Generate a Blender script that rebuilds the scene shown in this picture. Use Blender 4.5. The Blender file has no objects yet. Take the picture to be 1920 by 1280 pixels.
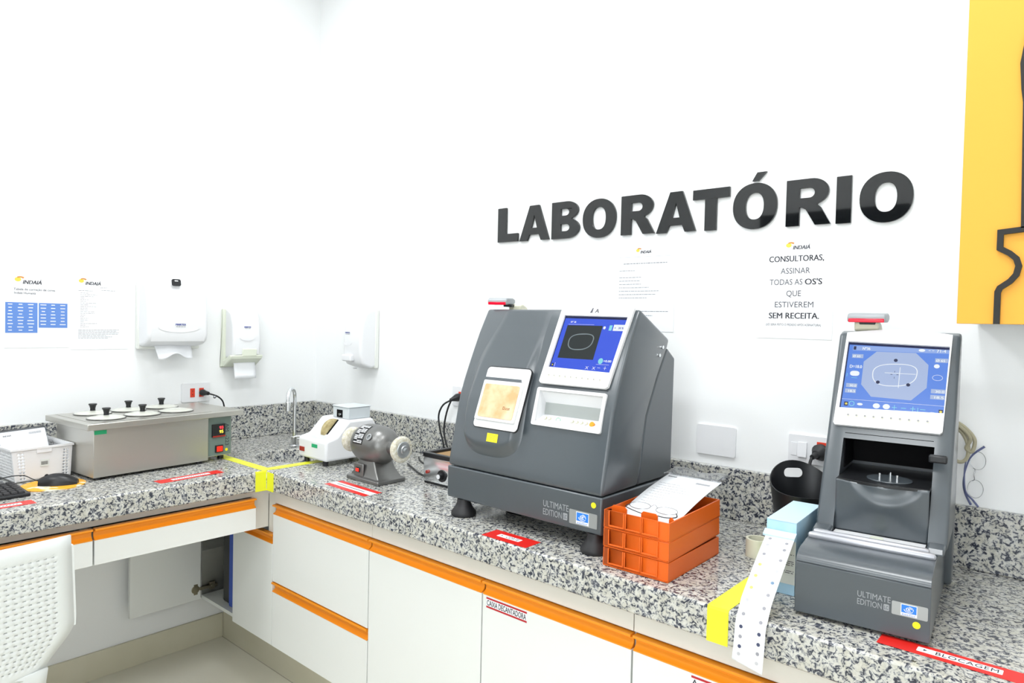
import bpy, bmesh, math, random
from mathutils import Matrix, Vector
random.seed(7)
C = bpy.context.scene.collection
PI = math.pi

# ------------------------------------------------------------------ camera, light, exposure
sc = bpy.context.scene
sc.view_settings.view_transform = 'Standard'
sc.view_settings.look = 'None'
sc.view_settings.exposure = -0.1
sc.view_settings.gamma = 1.0
sc.view_settings.use_curve_mapping = False

cd = bpy.data.cameras.new('camera')
cam = bpy.data.objects.new('camera', cd)
C.objects.link(cam)
cam.matrix_world = Matrix((
    (0.75525683, -0.03466395, 0.65451168, 3.0954),
    (0.65504002, 0.00552271, -0.755574, -2.0160),
    (0.0225765, 0.99938377, 0.02687734, 1.5016),
    (0, 0, 0, 1)))
cd.sensor_width = 36.0
cd.lens = 1281.4 / 1920 * 36.0
cd.clip_start = 0.02
sc.camera = cam

wd = bpy.data.worlds.new('world'); sc.world = wd; wd.use_nodes = True
wd.node_tree.nodes['Background'].inputs[0].default_value = (0.8, 0.9, 1.0, 1)
wd.node_tree.nodes['Background'].inputs[1].default_value = 0.6

LAMP_W = 19.5
FILL_W = 12.0
LAMPS = [(1.05, -1.05), (2.7, -1.05), (1.05, -2.7), (2.7, -2.7)]
def area(name, loc, sx, sy, watts, col=(1.0, 0.985, 0.96)):
    l = bpy.data.lights.new(name, 'AREA'); l.shape = 'RECTANGLE'; l.size = sx; l.size_y = sy
    l.energy = watts; l.color = col
    o = bpy.data.objects.new(name, l); C.objects.link(o); o.location = loc
    return o
for (lx, ly) in LAMPS:
    area('panel_lamp', (lx, ly, 3.272), 0.58, 0.58, LAMP_W, (0.955, 0.985, 1.0))
w_ = area('fill_light', (3.15, -3.53, 1.55), 1.5, 1.5, FILL_W, (0.96, 0.985, 1.0))  # added fill lamp behind the camera, no known source
w_.rotation_euler = (PI / 2, 0, 0)

# ------------------------------------------------------------------ measures
H, T, D, D2, S = 0.9248, 0.0732, 0.676, 0.726, 0.152
XE, YE, ZC = 4.2, -3.6, 3.3

# ------------------------------------------------------------------ materials
def mat(name, col, rough=0.5, metal=0.0, emit=None, es=1.0, trans=0.0, ior=1.45, coat=0.0, spec=0.5, alpha=1.0):
    m = bpy.data.materials.new(name); m.use_nodes = True
    b = m.node_tree.nodes['Principled BSDF']
    b.inputs['Base Color'].default_value = (*col, 1)
    b.inputs['Roughness'].default_value = rough
    b.inputs['Metallic'].default_value = metal
    b.inputs['IOR'].default_value = ior
    b.inputs['Transmission Weight'].default_value = trans
    b.inputs['Coat Weight'].default_value = coat
    b.inputs['Coat Roughness'].default_value = 0.22 if coat > 0.5 else 0.03
    b.inputs['Specular IOR Level'].default_value = spec
    b.inputs['Alpha'].default_value = alpha
    if emit:
        b.inputs['Emission Color'].default_value = (*emit, 1)
        b.inputs['Emission Strength'].default_value = es
    return m
def nodes(m): return m.node_tree.nodes, m.node_tree.links, m.node_tree.nodes['Principled BSDF']
def bump(m, scale, strength, dist=0.001, detail=3):
    n, l, b = nodes(m)
    tc = n.new('ShaderNodeTexCoord'); nz = n.new('ShaderNodeTexNoise'); bp = n.new('ShaderNodeBump')
    nz.inputs['Scale'].default_value = scale; nz.inputs['Detail'].default_value = detail
    bp.inputs['Strength'].default_value = strength; bp.inputs['Distance'].default_value = dist
    l.new(tc.outputs['Object'], nz.inputs['Vector']); l.new(nz.outputs['Fac'], bp.inputs['Height'])
    l.new(bp.outputs['Normal'], b.inputs['Normal'])
    return m
def mottled(m, c0, c1, scale, detail=4, lo=0.35, hi=0.65):
    n, l, b = nodes(m)
    tc = n.new('ShaderNodeTexCoord'); nz = n.new('ShaderNodeTexNoise'); rp = n.new('ShaderNodeValToRGB')
    nz.inputs['Scale'].default_value = scale; nz.inputs['Detail'].default_value = detail
    rp.color_ramp.elements[0].position = lo; rp.color_ramp.elements[0].color = (*c0, 1)
    rp.color_ramp.elements[1].position = hi; rp.color_ramp.elements[1].color = (*c1, 1)
    l.new(tc.outputs['Object'], nz.inputs['Vector']); l.new(nz.outputs['Fac'], rp.inputs['Fac'])
    l.new(rp.outputs['Color'], b.inputs['Base Color'])
    return m

M = {}
M['wall'] = bump(mat('wall_paint', (0.90, 0.915, 0.92), 0.6), 60, 0.05)
M['ceiling'] = mat('ceiling_paint', (0.9, 0.9, 0.9), 0.8)
M['cab'] = mat('white_laminate', (0.80, 0.82, 0.80), 0.3)
M['rail'] = mat('beige_laminate', (0.77, 0.75, 0.69), 0.4)
M['orange_alu'] = mat('orange_aluminium', (0.90, 0.31, 0.015), 0.3, 0.1)
M['tile'] = mottled(mat('beige_tile', (0.5, 0.48, 0.38), 0.25), (0.60, 0.57, 0.43), (0.66, 0.63, 0.50), 3)
M['grey'] = bump(mat('grey_plastic', (0.066, 0.080, 0.092), 0.35, coat=0.7), 900, 0.06, 0.0004)
M['greylight'] = mat('light_grey_plastic', (0.32, 0.34, 0.36), 0.35)
M['white'] = mat('white_plastic', (0.80, 0.81, 0.83), 0.3)
M['offwhite'] = mat('off_white_plastic', (0.74, 0.78, 0.66), 0.35)
M['traygrey'] = mat('tray_back_grey', (0.40, 0.43, 0.42), 0.3)
M['palewhite'] = mat('aged_white_plastic', (0.80, 0.82, 0.78), 0.35)
M['palegrey'] = mat('pale_grey_plastic', (0.62, 0.67, 0.70), 0.35)
M['black'] = mat('black_plastic', (0.012, 0.013, 0.015), 0.35)
M['rubber'] = mat('black_rubber', (0.018, 0.018, 0.02), 0.5)
M['acrylic'] = mat('black_acrylic', (0.006, 0.007, 0.008), 0.03, coat=0.3)
M['chrome'] = mat('chrome', (0.8, 0.82, 0.84), 0.12, 1.0)
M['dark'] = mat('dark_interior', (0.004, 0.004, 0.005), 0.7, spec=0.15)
M['silverbar'] = mat('satin_silver', (0.46, 0.47, 0.51), 0.3, 0.5)
M['paper'] = mat('paper', (0.87, 0.89, 0.92), 0.7)
M['ink'] = mat('black_ink', (0.03, 0.03, 0.04), 0.6)
M['inkgrey'] = mat('grey_ink', (0.09, 0.09, 0.11), 0.6)
M['inkpale'] = mat('pale_ink', (0.27, 0.28, 0.31), 0.6)
M['sheetink'] = mat('faint_print', (0.42, 0.43, 0.46), 0.6)
M['blueink'] = mat('blue_ink', (0.02, 0.05, 0.35), 0.6)
M['tableblue'] = mat('table_blue', (0.12, 0.25, 0.62), 0.6)
M['yellowlogo'] = mat('logo_yellow', (0.9, 0.62, 0.08), 0.5)
M['orangelogo'] = mat('logo_orange', (0.6, 0.25, 0.05), 0.5)
M['redlabel'] = mat('red_label', (0.72, 0.02, 0.015), 0.35)
M['darkred'] = mat('dark_red_label', (0.5, 0.02, 0.03), 0.4)
M['yellowtape'] = mat('yellow_tape', (0.78, 0.80, 0.035), 0.4)
M['yellow'] = mat('yellow_sticker', (0.9, 0.8, 0.02), 0.5)
M['green'] = mat('green_label', (0.02, 0.4, 0.17), 0.5)
M['orange_tray'] = bump(mat('orange_plastic', (0.80, 0.135, 0.012), 0.32), 300, 0.04, 0.0005)
M['outlet_red'] = mat('outlet_red', (0.7, 0.05, 0.02), 0.4)
M['panelgreen'] = mat('grey_green_panel', (0.16, 0.22, 0.20), 0.45)
M['lens_red'] = mat('red_window', (0.6, 0.0, 0.02), 0.2, emit=(0.8, 0.01, 0.04), es=0.35)
M['redswitch'] = mat('red_switch', (0.75, 0.02, 0.01), 0.25, emit=(1, 0.03, 0.01), es=0.7)
M['dullred'] = mat('unlit_red_switch', (0.35, 0.03, 0.02), 0.25)
M['led_red'] = mat('led_red', (0.8, 0.05, 0.05), 0.4, emit=(1, 0.05, 0.08), es=1.4)
M['led_yellow'] = mat('led_yellow', (0.8, 0.7, 0.05), 0.4, emit=(1, 0.8, 0.1), es=1.2)
M['cream'] = mat('cream_plastic', (0.72, 0.71, 0.56), 0.4)
M['felt'] = bump(mottled(mat('felt', (0.8, 0.77, 0.66), 0.9), (0.62, 0.58, 0.44), (0.85, 0.83, 0.74), 90), 250, 0.9, 0.004)
M['hammer'] = bump(mat('hammered_grey_metal', (0.20, 0.20, 0.195), 0.34, 0.75), 260, 0.25, 0.001)
M['castgrey'] = mat('cast_metal', (0.42, 0.44, 0.45), 0.3, 0.6)
M['whetstone'] = mottled(mat('grinding_wheel', (0.4, 0.33, 0.16), 0.6), (0.33, 0.26, 0.11), (0.52, 0.44, 0.24), 60)
M['clear'] = mat('clear_plastic', (0.95, 0.97, 1.0), 0.05, trans=0.95, ior=1.2)
M['bluebox'] = mottled(mat('pale_blue_card', (0.42, 0.66, 0.85), 0.5), (0.36, 0.62, 0.84), (0.52, 0.74, 0.88), 12)
M['bluelight'] = mat('ice_blue_card', (0.55, 0.74, 0.86), 0.5)
M['bluedeep'] = mat('deep_blue_card', (0.10, 0.28, 0.75), 0.5)
M['cardcream'] = mat('cream_card', (0.72, 0.76, 0.74), 0.5)
M['beigecable'] = mat('beige_cable', (0.42, 0.39, 0.27), 0.45)
M['temple'] = mat('blue_grey_temple', (0.12, 0.14, 0.28), 0.35)
M['wire'] = mat('thin_metal', (0.35, 0.36, 0.38), 0.25, 0.9)
M['navy'] = mat('navy_bag', (0.05, 0.11, 0.5), 0.6)
M['brass'] = mat('hinge_metal', (0.30, 0.27, 0.19), 0.35, 0.8)
M['porcelain'] = mat('white_porcelain', (0.9, 0.9, 0.9), 0.12)
M['chairplastic'] = mat('chair_plastic', (0.70, 0.735, 0.73), 0.35)
M['amber'] = mottled(mat('lit_amber_window', (0.9, 0.6, 0.35), 0.25, emit=(1.0, 0.55, 0.28), es=0.16), (0.66, 0.34, 0.16), (0.86, 0.60, 0.40), 18)
M['lidglass'] = mat('lid_glass', (0.66, 0.67, 0.60), 0.08, trans=0.1, ior=1.4)
M['ringmetal'] = mat('dull_ring_metal', (0.20, 0.20, 0.19), 0.3, 0.8)
M['windowrim'] = mat('frosted_clear_rim', (0.72, 0.73, 0.72), 0.15)
M['diffuser'] = mat('lamp_diffuser', (0.9, 0.9, 0.9), 0.6, emit=(1, 1, 1), es=3.0)
M['fill_pane'] = mat('glowing_fill_pane', (0.8, 0.85, 0.9), 0.4, emit=(0.93, 0.97, 1.0), es=2.0)  # glowing surface of the added fill panel
M['darkdoor'] = mat('dark_glass_door', (0.006, 0.007, 0.008), 0.15)
M['signorange'] = mat('orange_lacquer', (0.85, 0.41, 0.055), 0.5, spec=0.3)
M['signblack'] = mat('matt_black', (0.015, 0.014, 0.013), 0.6)
M['cork'] = mat('cork', (0.35, 0.22, 0.10), 0.8)

# screens give off their own light
def emi(name, col, s=1.0):
    m = mat(name, (0.01, 0.01, 0.01), 0.2, emit=col, es=s, spec=0.3); return m
M['scr_blue'] = emi('screen_blue', (0.035, 0.10, 0.80), 1.0)
M['scr_blue2'] = emi('screen_sky_blue', (0.10, 0.25, 0.80), 1.0)
M['scr_pale'] = emi('screen_pale_blue', (0.42, 0.53, 0.80), 0.95)
M['scr_mid'] = emi('screen_mid_blue', (0.28, 0.42, 0.82), 1.0)
M['scr_black'] = emi('screen_black', (0.012, 0.02, 0.022), 1.0)
M['scr_white'] = emi('screen_white', (0.9, 0.95, 1.0), 1.0)
M['scr_grey'] = emi('screen_grey', (0.22, 0.28, 0.30), 1.0)
M['scr_cyan'] = emi('screen_cyan', (0.25, 0.75, 0.85), 1.0)
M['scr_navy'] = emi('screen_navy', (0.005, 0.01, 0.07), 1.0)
M['scr_yellow'] = emi('screen_yellow', (0.9, 0.75, 0.1), 1.0)

def granite():
    m = mat('speckled_granite', (0.6, 0.6, 0.6), 0.14)
    n, l, b = nodes(m)
    tc = n.new('ShaderNodeTexCoord')
    n1 = n.new('ShaderNodeTexNoise'); n1.inputs['Scale'].default_value = 105; n1.inputs['Detail'].default_value = 5
    n1.inputs['Roughness'].default_value = 0.62; n1.inputs['Distortion'].default_value = 0.9
    n2 = n.new('ShaderNodeTexNoise'); n2.inputs['Scale'].default_value = 40; n2.inputs['Detail'].default_value = 3
    r1 = n.new('ShaderNodeValToRGB'); r1.color_ramp.interpolation = 'LINEAR'
    e = r1.color_ramp.elements
    e[0].position = 0.40; e[0].color = (0.035, 0.04, 0.06, 1)
    e[1].position = 0.44; e[1].color = (0.10, 0.11, 0.14, 1)
    a = e.new(0.475); a.color = (0.36, 0.37, 0.38, 1)
    a = e.new(0.52); a.color = (0.56, 0.56, 0.52, 1)
    a = e.new(0.75); a.color = (0.70, 0.70, 0.65, 1)
    r2 = n.new('ShaderNodeValToRGB')
    r2.color_ramp.elements[0].position = 0.38; r2.color_ramp.elements[0].color = (0.82, 0.80, 0.74, 1)
    r2.color_ramp.elements[1].position = 0.6; r2.color_ramp.elements[1].color = (1, 1, 1, 1)
    mx = n.new('ShaderNodeMixRGB'); mx.blend_type = 'MULTIPLY'; mx.inputs['Fac'].default_value = 0.8
    l.new(tc.outputs['Object'], n1.inputs['Vector']); l.new(tc.outputs['Object'], n2.inputs['Vector'])
    l.new(n1.outputs['Fac'], r1.inputs['Fac']); l.new(n2.outputs['Fac'], r2.inputs['Fac'])
    l.new(r1.outputs['Color'], mx.inputs['Color1']); l.new(r2.outputs['Color'], mx.inputs['Color2'])
    l.new(mx.outputs['Color'], b.inputs['Base Color'])
    return m
M['granite'] = granite()

def brushed():
    m = mat('brushed_steel', (0.53, 0.52, 0.48), 0.34, 0.85)
    n, l, b = nodes(m)
    tc = n.new('ShaderNodeTexCoord'); mp = n.new('ShaderNodeMapping'); nz = n.new('ShaderNodeTexNoise')
    mp.inputs['Scale'].default_value = (1.5, 400, 400) if False else (4, 4, 500)
    nz.inputs['Scale'].default_value = 1.0; nz.inputs['Detail'].default_value = 2
    bp = n.new('ShaderNodeBump'); bp.inputs['Strength'].default_value = 0.12; bp.inputs['Distance'].default_value = 0.0006
    l.new(tc.outputs['Object'], mp.inputs['Vector']); l.new(mp.outputs['Vector'], nz.inputs['Vector'])
    l.new(nz.outputs['Fac'], bp.inputs['Height']); l.new(bp.outputs['Normal'], b.inputs['Normal'])
    return m
M['steel'] = brushed()

def floor_tile():
    m = mat('floor_tile', (0.6, 0.57, 0.48), 0.12)
    n, l, b = nodes(m)
    tc = n.new('ShaderNodeTexCoord'); br = n.new('ShaderNodeTexBrick'); mp = n.new('ShaderNodeMapping')
    br.offset = 0.0; br.inputs['Scale'].default_value = 1.0
    br.inputs['Brick Width'].default_value = 0.752; br.inputs['Row Height'].default_value = 0.752
    br.inputs['Mortar Size'].default_value = 0.0025
    br.inputs['Color1'].default_value = (0.80, 0.77, 0.66, 1); br.inputs['Color2'].default_value = (0.78, 0.75, 0.64, 1)
    br.inputs['Mortar'].default_value = (0.52, 0.49, 0.41, 1)
    mp.inputs['Location'].default_value = (0.0, 1.24, 0)
    l.new(tc.outputs['Object'], mp.inputs['Vector']); l.new(mp.outputs['Vector'], br.inputs['Vector'])
    l.new(br.outputs['Color'], b.inputs['Base Color'])
    return m
M['floor'] = floor_tile()

# ------------------------------------------------------------------ mesh helpers
def rot_to(axis):
    return Vector((0, 0, 1)).rotation_difference(Vector(axis).normalized()).to_matrix().to_4x4()
class MB:
    def __init__(s, X=None):
        s.bm = bmesh.new(); s.X = X or Matrix.Identity(4)
    def v(s, co): return s.bm.verts.new(s.X @ Vector(co))
    def f(s, vs):
        try: return s.bm.faces.new(vs)
        except ValueError: return None
    def box(s, x0, x1, y0, y1, z0, z1):
        p = [s.v((x, y, z)) for z in (z0, z1) for (x, y) in ((x0, y0), (x1, y0), (x1, y1), (x0, y1))]
        for q in ((0, 3, 2, 1), (4, 5, 6, 7), (0, 1, 5, 4), (1, 2, 6, 5), (2, 3, 7, 6), (3, 0, 4, 7)):
            s.f([p[i] for i in q])
        return s
    def prism(s, poly, ax, a, b):
        def P(q, t):
            return {'x': (t, q[0], q[1]), 'y': (q[0], t, q[1]), 'z': (q[0], q[1], t)}[ax]
        A = [s.v(P(q, a)) for q in poly]; B = [s.v(P(q, b)) for q in poly]
        s.f(A); s.f(B[::-1]); n = len(poly)
        for i in range(n): s.f([A[i], B[i], B[(i + 1) % n], A[(i + 1) % n]])
        return s
    def loft(s, loops, cap=True, closed=True):
        L = [[s.v(p) for p in lp] for lp in loops]; n = len(L[0])
        for a, b in zip(L, L[1:]):
            for i in range(n if closed else n - 1):
                s.f([a[i], a[(i + 1) % n], b[(i + 1) % n], b[i]])
        if cap and closed: s.f(L[0][::-1]); s.f(L[-1])
        return s
    def lathe(s, org, axis, prof, seg=28, cap=True):
        R = Matrix.Translation(Vector(org)) @ rot_to(axis)
        loops = [[R @ Vector((r * math.cos(2 * PI * i / seg), r * math.sin(2 * PI * i / seg), h)) for i in range(seg)] for r, h in prof]
        return s.loft(loops, cap)
    def cyl(s, p0, p1, r0, r1=None, seg=20):
        p0 = Vector(p0); d = Vector(p1) - p0
        return s.lathe(p0, d, [(r0, 0), (r0 if r1 is None else r1, d.length)], seg)
    def ball(s, c, r, seg=20, rings=12):
        rx, ry, rz = (r, r, r) if not hasattr(r, '__len__') else r
        c = Vector(c)
        loops = []
        for j in range(rings + 1):
            a = -PI / 2 + PI * j / rings; k = max(math.cos(a), 1e-3)
            loops.append([c + Vector((rx * k * math.cos(2 * PI * i / seg), ry * k * math.sin(2 * PI * i / seg), rz * math.sin(a))) for i in range(seg)])
        return s.loft(loops)
    def tube(s, pts, r, seg=10, sub=6, closed=False):
        P = [Vector(p) for p in pts]
        if sub > 1 and len(P) > 2:
            Q = []
            n = len(P); rng = range(n if closed else n - 1)
            for i in rng:
                if closed: a, b, c, d = P[(i - 1) % n], P[i], P[(i + 1) % n], P[(i + 2) % n]
                else: a, b, c, d = P[max(i - 1, 0)], P[i], P[i + 1], P[min(i + 2, n - 1)]
                for k in range(sub):
                    t = k / sub
                    Q.append(0.5 * ((2 * b) + (c - a) * t + (2 * a - 5 * b + 4 * c - d) * t * t + (3 * b - a - 3 * c + d) * t ** 3))
            if not closed: Q.append(P[-1])
            P = Q
        n = len(P); up = None; loops = []
        for i, p in enumerate(P):
            if closed: d = P[(i + 1) % n] - P[i - 1]
            else: d = P[min(i + 1, n - 1)] - P[max(i - 1, 0)]
            d.normalize()
            if up is None: up = d.orthogonal().normalized()
            else: up = (up - d * up.dot(d)).normalized()
            w = d.cross(up)
            rr = r(i / max(1, n - 1)) if callable(r) else r
            loops.append([p + (up * math.cos(2 * PI * k / seg) + w * math.sin(2 * PI * k / seg)) * rr for k in range(seg)])
        if closed:
            loops.append(loops[0])
            return s.loft(loops, cap=False)
        return s.loft(loops)
    def grid(s, fn, nu, nv, thick=None):
        V = [[s.v(fn(i / nu, j / nv)) for i in range(nu + 1)] for j in range(nv + 1)]
        for j in range(nv):
            for i in range(nu): s.f([V[j][i], V[j][i + 1], V[j + 1][i + 1], V[j + 1][i]])
        return s
    def add(s, me, X=None):
        k = len(s.bm.verts); s.bm.from_mesh(me); s.bm.verts.ensure_lookup_table()
        Y = s.X @ (X or Matrix.Identity(4))
        for v in s.bm.verts[k:]: v.co = Y @ v.co
        return s
    def build(s, name, m, parent=None, bevel=0, seg=2, angle=35, solid=0, weld=True, bang=40):
        bm = s.bm
        if weld: bmesh.ops.remove_doubles(bm, verts=bm.verts, dist=1e-6)
        bmesh.ops.recalc_face_normals(bm, faces=bm.faces)
        for f in bm.faces: f.smooth = True
        for e in bm.edges:
            if len(e.link_faces) == 2 and e.calc_face_angle(0) > math.radians(angle): e.smooth = False
        me = bpy.data.meshes.new(name); bm.to_mesh(me); bm.free()
        o = bpy.data.objects.new(name, me); C.objects.link(o)
        me.materials.append(m if not isinstance(m, str) else M[m])
        if solid:
            d = o.modifiers.new('solidify', 'SOLIDIFY'); d.thickness = solid; d.offset = 0
        if bevel:
            d = o.modifiers.new('bevel', 'BEVEL'); d.width = bevel; d.segments = seg; d.limit_method = 'ANGLE'
            d.angle_limit = math.radians(bang); d.harden_normals = False
        if parent: o.parent = parent
        return o
def cut(o, mb):
    """cut the shape mb out of o and bake it"""
    bmesh.ops.recalc_face_normals(mb.bm, faces=mb.bm.faces)
    me = bpy.data.meshes.new('cutter'); mb.bm.to_mesh(me); mb.bm.free()
    k = bpy.data.objects.new('cutter', me); C.objects.link(k)
    k.parent = o.parent
    b = o.modifiers.new('cut', 'BOOLEAN'); b.operation = 'DIFFERENCE'; b.object = k; b.solver = 'EXACT'
    bpy.context.view_layer.update()
    dg = bpy.context.evaluated_depsgraph_get()
    nm = bpy.data.meshes.new_from_object(o.evaluated_get(dg)); nm.name = o.name
    o.modifiers.clear(); o.data = nm
    bpy.data.objects.remove(k)
    bm = bmesh.new(); bm.from_mesh(nm)
    for f in bm.faces: f.smooth = True
    for e in bm.edges:
        e.smooth = not (len(e.link_faces) == 2 and e.calc_face_angle(0) > math.radians(35))
    bm.to_mesh(nm); bm.free()
    return o
def tmp_mesh(ob):
    C.objects.link(ob); bpy.context.view_layer.update()
    dg = bpy.context.evaluated_depsgraph_get()
    me = bpy.data.meshes.new_from_object(ob.evaluated_get(dg))
    bpy.data.objects.remove(ob)
    return me
def shape(loops, depth=0.0):
    """flat filled outline (first loop outer, others holes), z from 0 to depth"""
    cu = bpy.data.curves.new('outline', 'CURVE'); cu.dimensions = '2D'; cu.fill_mode = 'BOTH'
    cu.extrude = depth / 2
    for lp in loops:
        sp = cu.splines.new('POLY'); sp.points.add(len(lp) - 1)
        for i, p in enumerate(lp): sp.points[i].co = (p[0], p[1], 0, 1)
        sp.use_cyclic_u = True
    me = tmp_mesh(bpy.data.objects.new('outline', cu))
    me.transform(Matrix.Translation((0, 0, depth / 2)))
    return me
def textmesh(s, size, depth=0.0002, align='LEFT', bold=0.0, sx=1.0, space=1.0, shear=0.0):
    cu = bpy.data.curves.new('writing', 'FONT'); cu.body = s; cu.size = size; cu.extrude = depth / 2
    cu.align_x = align; cu.offset = min(bold, size * 0.02); cu.space_character = space; cu.shear = shear; cu.resolution_u = 3
    me = tmp_mesh(bpy.data.objects.new('writing', cu))
    me.transform(Matrix.Translation((0, 0, depth / 2)) @ Matrix.Diagonal((sx, 1, 1, 1)))
    return me
def rrect(x0, x1, y0, y1, r, n=5):
    P = []
    for cx, cy, a in ((x1 - r, y1 - r, 0), (x0 + r, y1 - r, PI / 2), (x0 + r, y0 + r, PI), (x1 - r, y0 + r, 1.5 * PI)):
        for k in range(n + 1):
            t = a + PI / 2 * k / n; P.append((cx + r * math.cos(t), cy + r * math.sin(t)))
    return P
def ell(cx, cy, rx, ry, n=36, a0=0, a1=2 * PI, p=2.0):
    P = []
    full = abs(a1 - a0 - 2 * PI) < 1e-6
    for k in range(n if full else n + 1):
        t = a0 + (a1 - a0) * k / n; c, s_ = math.cos(t), math.sin(t)
        P.append((cx + rx * math.copysign(abs(c) ** (2 / p), c), cy + ry * math.copysign(abs(s_) ** (2 / p), s_)))
    return P
def lerp(a, b, t): return a + (b - a) * t
def frame(o, x, y):
    """matrix whose local x and y run along the given directions, z outwards"""
    x = Vector(x).normalized(); y = Vector(y); y = (y - x * y.dot(x)).normalized(); z = x.cross(y)
    return Matrix(((x[0], y[0], z[0], o[0]), (x[1], y[1], z[1], o[1]), (x[2], y[2], z[2], o[2]), (0, 0, 0, 1)))

def tag(o, label, cat, group=None, kind=None):
    o['label'] = label; o['category'] = cat
    if group: o['group'] = group
    if kind: o['kind'] = kind
    return o
def thing(name, label, cat, loc=(0, 0, 0), rz=0, group=None):
    o = bpy.data.objects.new(name, None); C.objects.link(o); o.empty_display_size = 0.05
    o.location = loc; o.rotation_euler = (0, 0, rz)
    return tag(o, label, cat, group)
def struct(name, mb, m, label=None, **k):
    o = mb.build(name, m, **k); o['kind'] = 'structure'
    if label: o['label'] = label
    return o
def lab(o, l): o['label'] = l; return o

# ------------------------------------------------------------------ the room
struct('floor', MB().box(0, XE, YE, 0, -0.1, 0), 'floor', 'pale beige glossy tiled floor')
struct('ceiling', MB().box(0, XE, YE, 0, ZC, ZC + 0.1), 'ceiling')
struct('wall_left', MB().box(-0.1, 0, YE, 0.1, 0, ZC), 'wall', 'white painted wall behind the steel water bath')
struct('wall_right', MB().box(0, XE, 0, 0.1, 0, ZC), 'wall', 'white painted wall carrying the black letters')
struct('wall_near', MB().box(0, XE, YE - 0.1, YE, 0, ZC), 'wall')
struct('wall_side', MB().box(XE, XE + 0.1, YE, 0.1, 0, ZC), 'wall')
def skirting():
    m = MB()
    y = -0.4858
    k = 0
    while y > YE + 0.01:
        y2 = max(y - (0.752 if k == 0 else 0.6), YE + 0.005)
        m.box(0.0, 0.012, y2 + 0.002, y, 0, 0.112)
        y = y2; k += 1
    return m
struct('baseboard_left', skirting(), 'tile', 'beige tile skirting along the wall under the desk', bevel=0.001)
d = struct('door_1', MB().box(1.0, 1.95, YE, YE + 0.03, 0.0, 2.36), 'darkdoor')
struct('door_frame', MB().box(0.94, 1.0, YE, YE + 0.05, 0, 2.42).box(1.95, 2.01, YE, YE + 0.05, 0, 2.42).box(1.0, 1.95, YE, YE + 0.05, 2.36, 2.42), 'black', parent=d)
w = struct('fill_panel', MB().box(2.36, 3.94, YE, YE + 0.03, 0.76, 2.34), 'fill_pane')  # unseen, added with its lamp to brighten the room from behind
struct('window_frame', MB().box(2.30, 2.36, YE, YE + 0.05, 0.70, 2.40).box(3.94, 4.0, YE, YE + 0.05, 0.70, 2.40).box(2.36, 3.94, YE, YE + 0.05, 0.70, 0.76).box(2.36, 3.94, YE, YE + 0.05, 2.34, 2.40).box(3.13, 3.17, YE, YE + 0.05, 0.76, 2.34), 'white', parent=w)  # frame around the added fill panel
for i, (lx, ly) in enumerate(LAMPS):
    t = thing('ceiling_light', 'square white ceiling light panel, %s' % ['above the corner', 'above the long worktop', 'behind the desk', 'behind the camera'][i], 'ceiling light', (lx, ly, ZC), 0, 'ceiling light panels')
    MB().box(-0.31, 0.31, -0.31, -0.295, -0.025, 0).box(-0.31, 0.31, 0.295, 0.31, -0.025, 0).box(-0.31, -0.295, -0.295, 0.295, -0.025, 0).box(0.295, 0.31, -0.295, 0.295, -0.025, 0).build('frame', 'white', t)
    MB().box(-0.295, 0.295, -0.295, 0.295, -0.02, -0.012).build('diffuser', 'diffuser', t)

# ------------------------------------------------------------------ granite worktop, splashbacks, sink
XR = XE - 0.005
SK = (0.54, -0.43, 0.172, 0.145)      # sink centre, half axes along the corner diagonal
def skp(t, g=0.0):
    a, b = (SK[2] + g) * math.cos(t), (SK[3] + g) * math.sin(t)
    k = math.sqrt(0.5)
    return (SK[0] + k * a + k * b, SK[1] + k * a - k * b)
hole = [skp(2 * PI * i / 64) for i in range(64)]
YL = -3.0
# worktop is one L shape with a rounded front edge and the oval cut-out
top = MB().add(shape([[(0.001, -0.001), (0.001, YL), (D2, YL), (D2, -D), (XR, -D), (XR, -0.001)], hole], T), Matrix.Translation((0, 0, H - T))).build('worktop', 'granite', bevel=0.006, seg=3, bang=60)
tag(top, 'grey speckled granite L-shaped worktop carrying the machines', 'worktop')
o = MB().box(0.021, XR, -0.021, -0.001, H + 0.0005, H + S).build('backsplash', 'granite', bevel=0.002)
tag(o, 'speckled granite upstand along the wall with the black letters', 'backsplash')
o = MB().box(0.001, 0.0205, YL, -0.001, H + 0.0005, H + S).build('backsplash', 'granite', bevel=0.002)
tag(o, 'speckled granite upstand behind the steel water bath', 'backsplash')
sink = thing('sink', 'white oval sink set under the granite in the corner', 'sink', (0, 0, 0))
def bowl():
    m = MB(); L = []
    for g, z in ((0.012, H - T - 0.001), (-0.004, H - T - 0.001), (-0.006, H - T - 0.01), (-0.02, H - T - 0.06), (-0.06, H - T - 0.10), (-0.12, H - T - 0.115), (-0.145, H - T - 0.118)):
        L.append([(*skp(2 * PI * i / 48, g), z) for i in range(48)])
    for g, z in ((-0.14, H - T - 0.124), (-0.05, H - T - 0.11), (0.0, H - T - 0.06), (0.012, H - T - 0.001)):
        L.append([(*skp(2 * PI * i / 48, g), z) for i in range(48)])
    m.loft(L, cap=False)
    return m
bowl().build('bowl', 'porcelain', sink)
MB().cyl((SK[0], SK[1], H - T - 0.119), (SK[0], SK[1], H - T - 0.114), 0.022).build('drain', 'chrome', sink)

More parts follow.
